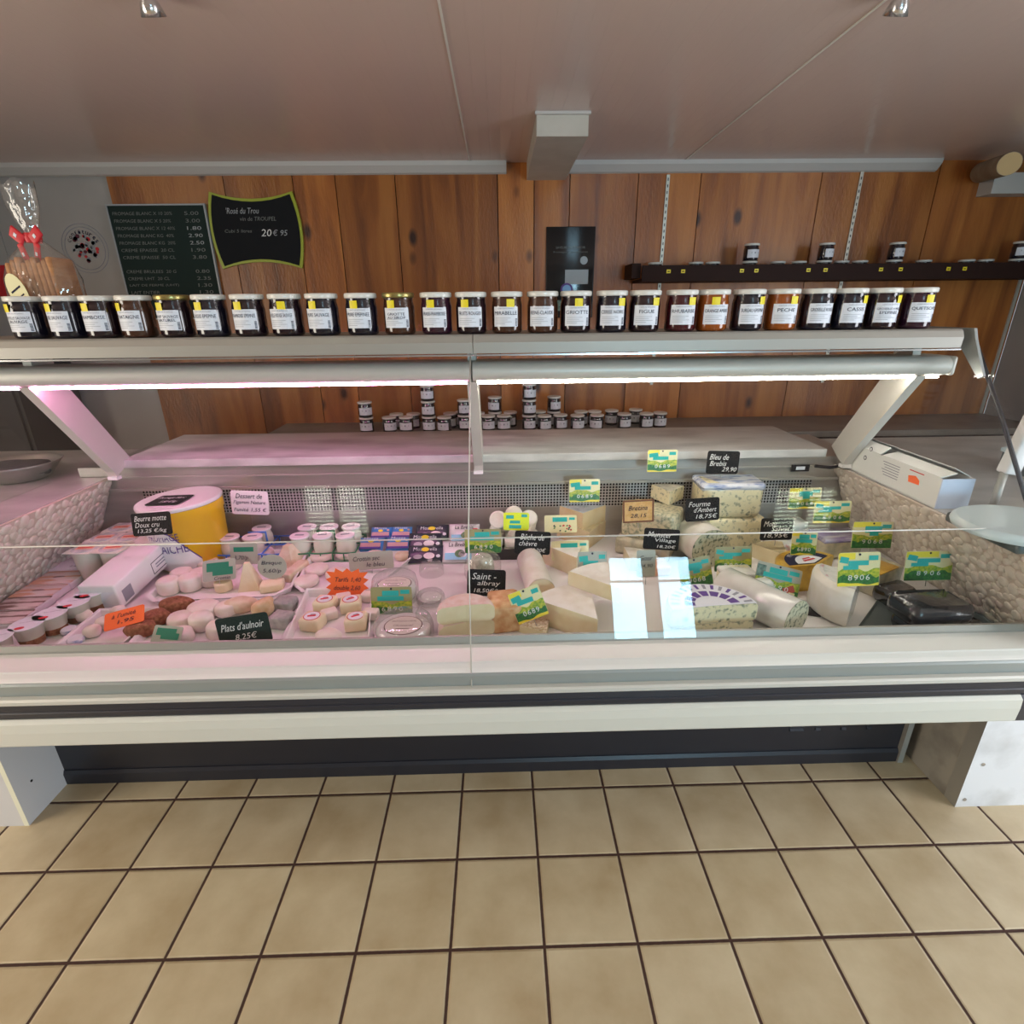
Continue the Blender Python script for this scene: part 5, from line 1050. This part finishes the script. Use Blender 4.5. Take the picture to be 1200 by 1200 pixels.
for i, (u, v, y_, w_, h_, m_, dc, lb, g_, tl) in enumerate((
    (434, 632, 1.76, .085, .062, 'pack_blue', BL, 'blue and pink cheese pack at the front left of its group', 'small blue cheese packs', 28), (466, 632, 1.76, .085, .062, 'pack_blue', BL, 'blue and pink cheese pack next to the black packs', 'small blue cheese packs', 28),
    (446, 616, 1.83, .075, .05, 'pack_blue', BL, 'blue pack behind on the left, just right of the green carrier', 'small blue cheese packs', 40), (470, 615, 1.83, .075, .05, 'pack_blue', BL, 'blue pack behind on the right, left of the black packs', 'small blue cheese packs', 40),
    (498, 646, 1.69, .12, .070, 'navy', NV, 'black mozzarella pack at the front of its overlapping row', 'black mozzarella packs', 35), (498, 631, 1.76, .12, .070, 'navy', NV, 'black mozzarella pack in the middle of its overlapping row', 'black mozzarella packs', 38), (506, 618, 1.82, .12, .062, 'navy', NV, 'black mozzarella pack at the back of its overlapping row', 'black mozzarella packs', 42),
    (537, 646, 1.69, .11, .085, 'pack_white', WH, 'white and sky-blue bag in front beside the green landscape card', 'white and sky blue bags', 35), (544, 622, 1.80, .11, .075, 'pack_white', WH, 'white and sky-blue bag behind against the rear panel', 'white and sky blue bags', 42))):
    p = P0(u, v); yy = min(y_, 1.80); q = at(u, v, z=DZ+.003); sc_ = yy/q.y
    pouch(u, v, w_, h_, m_, dc, lb, g_, tl, 0, .004+max(0, (y_-1.69)*.22), None, y_)
    o = bpy.data.objects[t.name] if False else None
# ============ centre
# tub of small goat rounds
p = P0(601, 642); pt = (at(601, 640, z=DZ).x, 1.755); t = thing('dark_tub', 'dark plastic tub full of small round goat cheeses left of the tomme', 'tub', (pt[0], pt[1], DZ))
b = MB(); W_, D_, hh = .105, .075, .040
b.box((-W_, -D_, 0), (W_, D_, .004), 'tray_dark'); b.box((-W_, -D_, .0041), (W_, -D_+.004, hh), 'tray_dark'); b.box((-W_, D_-.004, .0041), (W_, D_, hh), 'tray_dark'); b.box((-W_, -D_+.0041, .0041), (-W_+.004, D_-.0041, hh), 'tray_dark'); b.box((W_-.004, -D_+.0041, .0041), (W_, D_-.0041, hh), 'tray_dark'); b.build('tub_shell', t)
rg = [(-.068, -.035, .006), (-.004, -.035, .006), (.06, -.035, .006), (-.068, .03, .006), (-.004, .03, .006), (.06, .03, .006), (-.066, -.034, .036), (-.002, -.034, .036), (.062, -.034, .036), (-.060, .03, .036), (.0, .03, .036), (.062, .03, .036), (-.060, .008, .066), (.002, -.010, .066), (.062, .004, .066), (-.030, .036, .066), (.032, .036, .066), (-.052, -.012, .098), (.056, -.004, .096), (.004, .0, .112)]
for i, (x, y, z) in enumerate(rg):
    b = MB(); r_ = .0295
    if z > .06: b.T = Matrix.Translation((0, 0, .028)) @ Matrix.Rotation(radians(62+5*(i % 3)), 4, 'X') @ Matrix.Translation((0, 0, -.012)); b.cyl(r_+.002, 0, .022, 'bloomy', 20, .006)
    else: b.cyl(r_, 0, .028, 'bloomy', 20, .006)
    single('goat_round', b, (pt[0]+x, pt[1]+y, DZ+z), i*20, 'small white-rinded round goat cheese piled in the dark tub', 'cheese', 'small rounds in the dark tub')
sign(605, 611, 30, 20, 1.65, 'fluo', 'small fluorescent yellow card on the pile of round goat cheeses', [], tilt=2, pin=.015)
sign(624, 636, 42, 26, 1.60, 'slate', 'black card reading Buche de chevre above the white log', [('Bûche de', 0, .25, .66, .26), ('chèvre', -.12, -.03, .5, .22), ('19,20€', .16, -.32, .42, .2)], tilt=4, pin=.02)
def wheel_slice(u, v, R, h, ang, rind, paste, label, rz=0, zz=0.0, dy=0, name='cheese_wedge', top=None, bev=.006, group=None):
    p = P0(u, v, DZ); b = MB(); b.sector(R, h, ang, rind, paste, bev, top=top)
    o = single(name, b, (p.x, p.y+dy, DZ+zz), rz, label, 'cheese', group); return o
# tomme quarters, tips towards the shop
wheel_slice(690, 643, .18, .066, 80, 'tomme_rind', 'tomme_paste', 'lower quarter of hard yellow cheese under the tomme', 4, 0)
wheel_slice(682, 641, .165, .062, 92, 'tomme_rind', 'tomme_paste', 'upper quarter of hard tomme cheese with grey rind, landscape card on top', -4, .0665, .010, top='film_greenwhite')
sign(685, 575, 36, 26, 1.80, 'meadow', 'yellow meadow card on top of the hard tomme quarter', [], pin=.02, seed=0, lean=8)
sign(657, 614, 38, 20, 1.70, 'herbs', 'card painted with herbs and tomatoes leaning on the tomme', [], pin=.01, lean=20)
sign(668, 645, 44, 22, 1.62, 'herbs', 'olive card with teal patches behind the brie', [], tilt=-1, pin=.02, lean=14, seed=3)
# blue cheese stack
def block(u, v, w, d, h, m, label, rz=0, zz=0.0, dy=0.0, r=.010, seed=0, name='cheese_block', top=None, wob=.004, yabs=None):
    p = P0(u, v, DZ); yy = (yabs if yabs else p.y)+dy; xx = p.x*(yabs/p.y if yabs else 1)
    if top:
        t = thing(name, label, 'cheese', (xx, yy, DZ+zz), (0, 0, radians(rz))); b = MB(); b.rbox((-w/2, -d/2, 0), (w/2, d/2, h), m, r, wob, seed); b.build('paste', t)
        b = MB(); b.rbox((-w/2-.001, -d/2-.001, h*.80), (w/2+.001, d/2+.001, h+.0015), top, r*.8, .002, seed+1); b.build('wrapper', t); return t
    b = MB(); b.rbox((-w/2, -d/2, 0), (w/2, d/2, h), m, r, wob, seed); return single(name, b, (xx, yy, DZ+zz), rz, label, 'cheese')
block(757, 636, .19, .13, .062, 'blue_rind', 'lowest pale piece of the tall blue cheese stack', -30, 0, 0, .012, 1, yabs=1.73)
block(762, 636, .185, .12, .105, 'blue_dense', 'big crusty blue cheese piece in the middle of the stack', -34, .0625, .0, .014, 2, yabs=1.73)
wheel_slice(776, 640, .10, .050, 70, 'blue_rind', 'blue_paste', 'small blue cheese wedge topping the tall stack', -12, .168, -.025)
sign(776, 540, 35, 25, 1.78, 'meadow', 'yellow meadow card on the wedge topping the blue cheese stack', [], pin=.02, seed=4, lean=6)
sign(748, 599, 37, 26, 1.63, 'parch', 'brown parchment card with scorched edge on the blue stack', [('Bretina', 0, .15, .6, .22), ('28,15', 0, -.2, .5, .2)], tilt=-2, pin=.02, lean=8)
wheel_slice(735, 664, .10, .045, 80, 'bloomy', 'brie_paste', 'pale flat cheese wedge under the Munster card', -40, 0, -.035)
b = MB(); p = P0(765, 670); b.rbox((-.05, -.035, 0), (.05, .035, .032), 'salmon', .008); single('cheese_block', b, (p.x, p.y, DZ), 4, 'salmon-orange cheese slab behind the blue cheese with purple label', 'cheese')
sign(775, 632, 42, 24, 1.57, 'slate', 'black card reading Munster Village in the middle of the display', [('Munster', -.05, .22, .66, .26), ('Village', .1, -.06, .6, .22), ('18,20€', .15, -.34, .5, .16)], tilt=5, pin=.03)
# bleu de brebis blocks
block(850, 636, .215, .12, .125, 'blue_paste', 'lower blue-veined block under the Bleu de brebis', 4, 0, 0, .02, 6, yabs=1.775)
block(843, 636, .22, .12, .125, 'blue_paste', 'big blue-veined cream block with printed film on top', -2, .1255, .0, .026, 7, top='print_blue', yabs=1.775)
sign(847, 542, 38, 26, 1.75, 'slate', 'black card reading Bleu de brebis 29,90 above the rest', [('Bleu de', -.12, .24, .58, .24), ('Brebis', -.14, -.04, .5, .22), ('29,90', .22, -.3, .44, .22)], tilt=2, pin=.01, lean=6)
# fourme cylinder
def log(u, v, R, L_, face, rind, label, yaw, zz=0.0, dy=0.0, pitch=0, name='cheese_log', mount=None):
    p = P0(u, v, DZ); t = thing(name, label, 'cheese', (p.x, p.y+dy, DZ+R+zz), (radians(pitch), 0, radians(yaw)))
    b = MB(); b.T = Matrix.Rotation(radians(-90), 4, 'X'); b.lathe([(R, .0005), (R, L_-.006), (R-.006, L_)], rind, 32); b.lathe([(.0001, L_), (R-.006, L_)], rind, 32, False); b.build('rind', t)
    b = MB(); b.T = Matrix.Rotation(radians(-90), 4, 'X'); b.cyl(R-.001, -.0008, .0004, face, 32); b.build('cut_face', t); return t
log(830, 665, .068, .13, 'fourme_face', 'bloomy', 'round blue-veined cylinder cheese under the Fourme card', 10, 0, .0)
sign(823, 597, 40, 26, 1.66, 'slate', "black card reading Fourme d'Ambert in front of the big block", [('Fourme', -.08, .25, .62, .22), ("d'Ambert", .08, -.0, .66, .22), ('18,75€', .12, -.3, .6, .22)], tilt=-3, pin=.02, lean=8)
# right back corner
block(925, 636, .085, .07, .09, 'film_greenwhite', 'green and white wrapped wedge in the back right corner', 10, 0, 0, .012, 9, yabs=1.78)
b = MB(); p = P0(905, 640); b.rbox((-.05, -.04, 0), (.05, .04, .045), 'print_film', .01, .003, 3); single('cheese_block', b, (p.x, 1.70, DZ), -6, 'cheese wrapped in red and blue printed film behind the Mont card', 'cheese')
sign(943, 584, 38, 24, 1.80, 'meadow', 'yellow meadow card farthest back in the right corner', [], pin=.03, seed=7, lean=6)
block(979, 651, .15, .10, .075, 'blue_rind', 'grey-brown cheese with purple foil top at the back right', 4, 0, .02, .02, 10, top='foil_purple')
sign(975, 600, 44, 25, 1.70, 'meadow', 'yellow meadow card above the purple foil cheese', [], pin=.02, seed=2, lean=8)
wheel_slice(921, 668, .13, .050, 52, 'tomme_rind', 'brie_paste', 'pale creamy cheese wedge under the Mont card', 8, 0, .0)
sign(910, 620, 38, 25, 1.62, 'slate', 'black card reading Mont Salvat 18,95 on the right', [('Mont', -.2, .25, .4, .24), ('Salvat', .12, .02, .56, .22), ('18,95€', 0, -.28, .74, .24)], tilt=0, pin=.02, lean=8)
# gold wrapped half wheel
p = P0(948, 692); t = thing('wrapped_cheese', 'thick half wheel in golden paper with a white and black top label', 'cheese', (p.x+.01, p.y, DZ), (0, 0, radians(22)))
b = MB(); b.sector(.115, .088, 150, 'gold_foil', 'gold_foil', .008); b.build('wheel_body', t)
b = MB(); b.T = Matrix.Translation((0, .008, .0884)); b.sector(.085, .0006, 150, 'ink', 'ink', .0001); b.T = Matrix.Translation((0, .012, .0892)); b.sector(.052, .0006, 150, 'label_white', 'label_white', .0001); b.T = Matrix.Identity(4)
b.box((-.02, .028, .0900), (.025, .036, .0904), 'red'); b.box((-.012, .040, .0900), (.018, .046, .0904), 'red'); b.text('MEULE DOR', .075, .013, 'label_white', lambda x, y: ((.075+y)*sin(x/.075), .008+(.075+y)*cos(x/.075), .0893), 0, False); b.build('top_label', t)
b = MB(); b.T = Matrix.Rotation(radians(15), 4, 'Z')
for x_ in (.04, .085): b.T = Matrix.Rotation(radians(15), 4, 'Z') @ Matrix.Translation((x_, -.0005, .034)) @ Matrix.Rotation(radians(90), 4, 'X'); b.cyl(.013, 0, .0008, 'card_red', 12, sx=.7, sy=1.3); b.cyl(.009, .0009, .0012, 'gold_foil', 12, sx=.7, sy=1.3)
b.build('side_print', t)
sign(942, 637, 30, 27, 1.50, 'meadow', 'small tilted meadow card standing on the gold-wrapped half wheel', [], tilt=4, pin=.01, seed=5)
sign(911, 680, 54, 34, 1.385, 'village', 'grey alpine village card leaning against the gold-wrapped wheel', [], tilt=15, pin=.01, seed=1, lean=24)
# gold topped wedge at right
p = P0(1022, 688); t = thing('cheese_block', 'grey-rinded wedge with gold film beside the right end lining', 'cheese', (p.x, p.y+.01, DZ), (0, 0, radians(28)))
b = MB(); b.rbox((-.068, -.05, 0), (.068, .05, .075), 'blue_rind', .008, .004, 12); b.build('paste', t); b = MB(); b.rbox((-.069, -.051, .0752), (.03, .051, .079), 'gold_foil', .001, .003, 13); b.build('wrapper', t)
sign(1022, 627, 48, 30, 1.56, 'meadow2', 'bright yellow-topped meadow card before the right end lining', [], tilt=1, pin=.02, seed=3, lean=10)
# ash coated cheese in a bag, log of goat
p = P0(566, 690); t = thing('bagged_cheese', 'grey-green ash cheese in a clear bag under a landscape card', 'cheese', (p.x, p.y+.02, DZ))
b = MB(); b.T = Matrix.Translation((0, 0, .001)); b.blob(.040, .040, .105, 'ash', 5, .04); b.build('cheese_body', t); b = MB(); b.T = Matrix.Translation((0, .005, 0)); b.blob(.054, .054, .118, CELLO, 8, .08); b.build('clear_bag', t)
sign(566, 634, 43, 27, 1.58, 'dark', 'olive landscape card above the bagged ash cheese', [], pin=.02, seed=1)
log(634, 708, .042, .22, 'brie_paste', 'bloomy', 'white bloomy goat log pointing at the viewer', 6, 0, .0)
# brie pieces
wheel_slice(676, 680, .15, .070, 60, 'bloomy', 'brie_paste', 'tall brie wedge behind the stacked brie', 12, 0, .02)
wheel_slice(700, 757, .20, .072, 58, 'bloomy', 'brie_paste', 'lower long brie wedge at the front of the display', 26, 0, .012)
wheel_slice(728, 742, .17, .045, 50, 'bloomy', 'brie_paste', 'upper brie wedge lying on the lower one', 24, .0725, .030)
sign(694, 664, 34, 34, 1.41, 'grey', 'dark grey-green landscape card standing in the brie', [], pin=.02, seed=0)
sign(757, 660, 22, 30, 1.50, 'plain', 'narrow grey handwritten card left of the purple-labelled cheese', [('Gour', 0, .2, .7, .18), ('24,90', 0, -.1, .7, .16)], pin=.04)
# purple label half wheels
def halfwheel(u, v, R, h, zz, rz, label, cover, dy=0):
    p = P0(u, v); t = thing('cheese_half_wheel', label, 'cheese', (p.x, p.y+dy, DZ+zz), (0, 0, radians(rz))); b = MB(); b.sector(R, h, 186, 'blue_rind', 'blue_paste', .008, 30); b.build('cheese_body', t)
    if cover:
        b = MB(); b.sector(R-.004, .0008, 184, 'label_white', 'label_white', .0002, 30); b.T = Matrix.Translation((0, .0, 0)); [setattr(b, 'v', [Vector((q.x, q.y, q.z+h+.0004)) for q in b.v])]
        def ring(r0, r1, a0, a1, z, m):
            K = 8; vs = []
            for k in range(K+1): a = radians(a0+(a1-a0)*k/K); vs += [(r0*cos(a), r0*sin(a), z), (r1*cos(a), r1*sin(a), z)]
            b.add(vs, [(2*k, 2*k+1, 2*k+3, 2*k+2) for k in range(K)], m)
        for k in range(7): ring(R*.40, R*.62, 4+k*25, 24+k*25, h+.0018, 'purple_ink')
        for k in range(14): ring(R*.72, R*.92, 2+k*12.5, 7+k*12.5, h+.0018, ('ink_soft', 'purple_ink')[k % 2])
        b.build('printed_cover', t)
    return t
halfwheel(830, 750, .118, .050, 0, 8, 'lower blue cheese half wheel under the purple-labelled one', False)
halfwheel(832, 750, .118, .050, .0505, 6, 'blue cheese half wheel with round purple and white label', True, .004)
sign(815, 671, 38, 33, 1.43, 'dark', 'olive landscape card stuck behind the purple-labelled half wheel', [], tilt=-10, pin=.02, seed=3)
block(864, 692, .10, .07, .060, 'blue_paste', 'film-wrapped blue-veined piece under the green reflective card', 4, 0, .02, .008, 15, top='film_white')
sign(859, 655, 44, 28, 1.50, 'dark', 'green landscape card above the film-wrapped blue piece', [], tilt=0, pin=.01, seed=2)
# plastic wrapped white cylinder
p = P0(926, 745); t = log(932, 748, .052, .23, 'fourme_face', 'film_white', 'white film-wrapped cylinder cheese lying by the front rail', 30, 0, .012)
p = P0(905, 720); block(889, 704, .07, .05, .07, 'film_white', 'white wrapped cheese piece behind the lying white cylinder', 20, 0, 0, .02, 18)
# white drum with cloth-like paper
t = thing('wrapped_cheese', 'white-rinded drum wedge with greenish printed film on its cut side by the front rail', 'cheese', (1.0, 1.30, DZ), (0, 0, radians(90)))
b = MB(); b.sector(.122, .115, 96, 'bloomy', 'film_teal', .016, 20, top='print_film'); b.build('wheel_body', t)
b = MB(); b.T = Matrix.Translation((0, 0, .1155)); b.sector(.096, .0008, 90, 'film_greenwhite', 'film_greenwhite', .0002, 18); b.build('paper_top', t)
tray([(1030, 700), (1112, 694), (1178, 738), (1000, 742)], DZ+.008, 'dark grey plastic sheet tray under the black-wrapped cheeses', 'scale_dark', lipw=.004)
sign(1006, 667, 50, 38, 1.235, 'meadow', 'landscape card with teal blocks on the white film-wrapped drum', [], tilt=-1, pin=.012, seed=2, lean=12)
# black wrapped cheeses
def blackwrap(u, v, w, d, h, zz, label, rz, seed, dy=0):
    p = P0(u, v); b = MB(); b.rbox((-w/2, -d/2, 0), (w/2, d/2, h), 'black_film', .022, .010, seed); single('black_wrapped_cheese', b, (p.x, max(1.20, p.y+dy), DZ+zz), rz, label, 'cheese')
blackwrap(1098, 741, .20, .10, .040, 0, 'flat black film-wrapped cheese at the front right corner', 6, 1, .0)
blackwrap(1086, 742, .17, .11, .055, .041, 'thick black film-wrapped cheese lying on the flat one', 2, 2, .015)
blackwrap(1046, 705, .10, .08, .050, 0, 'small black film-wrapped cheese left of the right landscape card', 10, 3)
sign(1088, 663, 57, 33, 1.34, 'meadow2', 'wide landscape card behind the black film-wrapped cheeses', [], tilt=0, pin=.018, seed=6, lean=10)
for (u, v, w_, d_, lb, rz) in ((1035, 750, .075, .06, 'black plastic liner under the printed drum at the front', 20), (944, 716, .07, .05, 'dark liner showing between white cylinder and gold wheel', -20)):
    p = P0(u, v); b = MB(); b.rbox((-w_/2, -d_/2, 0), (w_/2, d_/2, .004), 'tray_dark', .002); single('black_liner', b, (p.x, max(p.y, 1.18), DZ), rz, lb, 'tray')
# pink-rind halves
for zz, lb, rz in ((0, 'lower pink-rinded half cheese under the Saint-Albray card', 16), (.051, 'upper pink-rinded half cheese under the Saint-Albray card', 8)):
    p = P0(549, 750); b = MB(); b.sector(.075, .050, 190, 'pink_rind', 'brie_paste', .014, 24); single('pink_rind_cheese', b, (p.x-.004, 1.21, DZ+zz), rz, lb, 'cheese')
sign(570, 683, 45, 30, 1.39, 'slate', 'black card reading Saint-Albray 18,50 near the glass seam', [('Saint -', -.05, .25, .62, .24), ('albray', .06, -.03, .58, .22), ('18,50€/kg', .06, -.3, .74, .2)], tilt=3, pin=.03)
block(592, 745, .085, .10, .080, 'orange_rind', 'orange-rinded square cheese between the pink halves and the log', 8, 0, .06, .010, 22)
wheel_slice(640, 752, .10, .022, 75, 'seeds', 'brie_paste', 'low seed-crusted wedge at the front rail', 24, 0, .01)
sign(619, 708, 38, 36, 1.24, 'meadow', 'tilted landscape card stuck in the seed-crusted wedge', [], tilt=-20, pin=.03, seed=4)
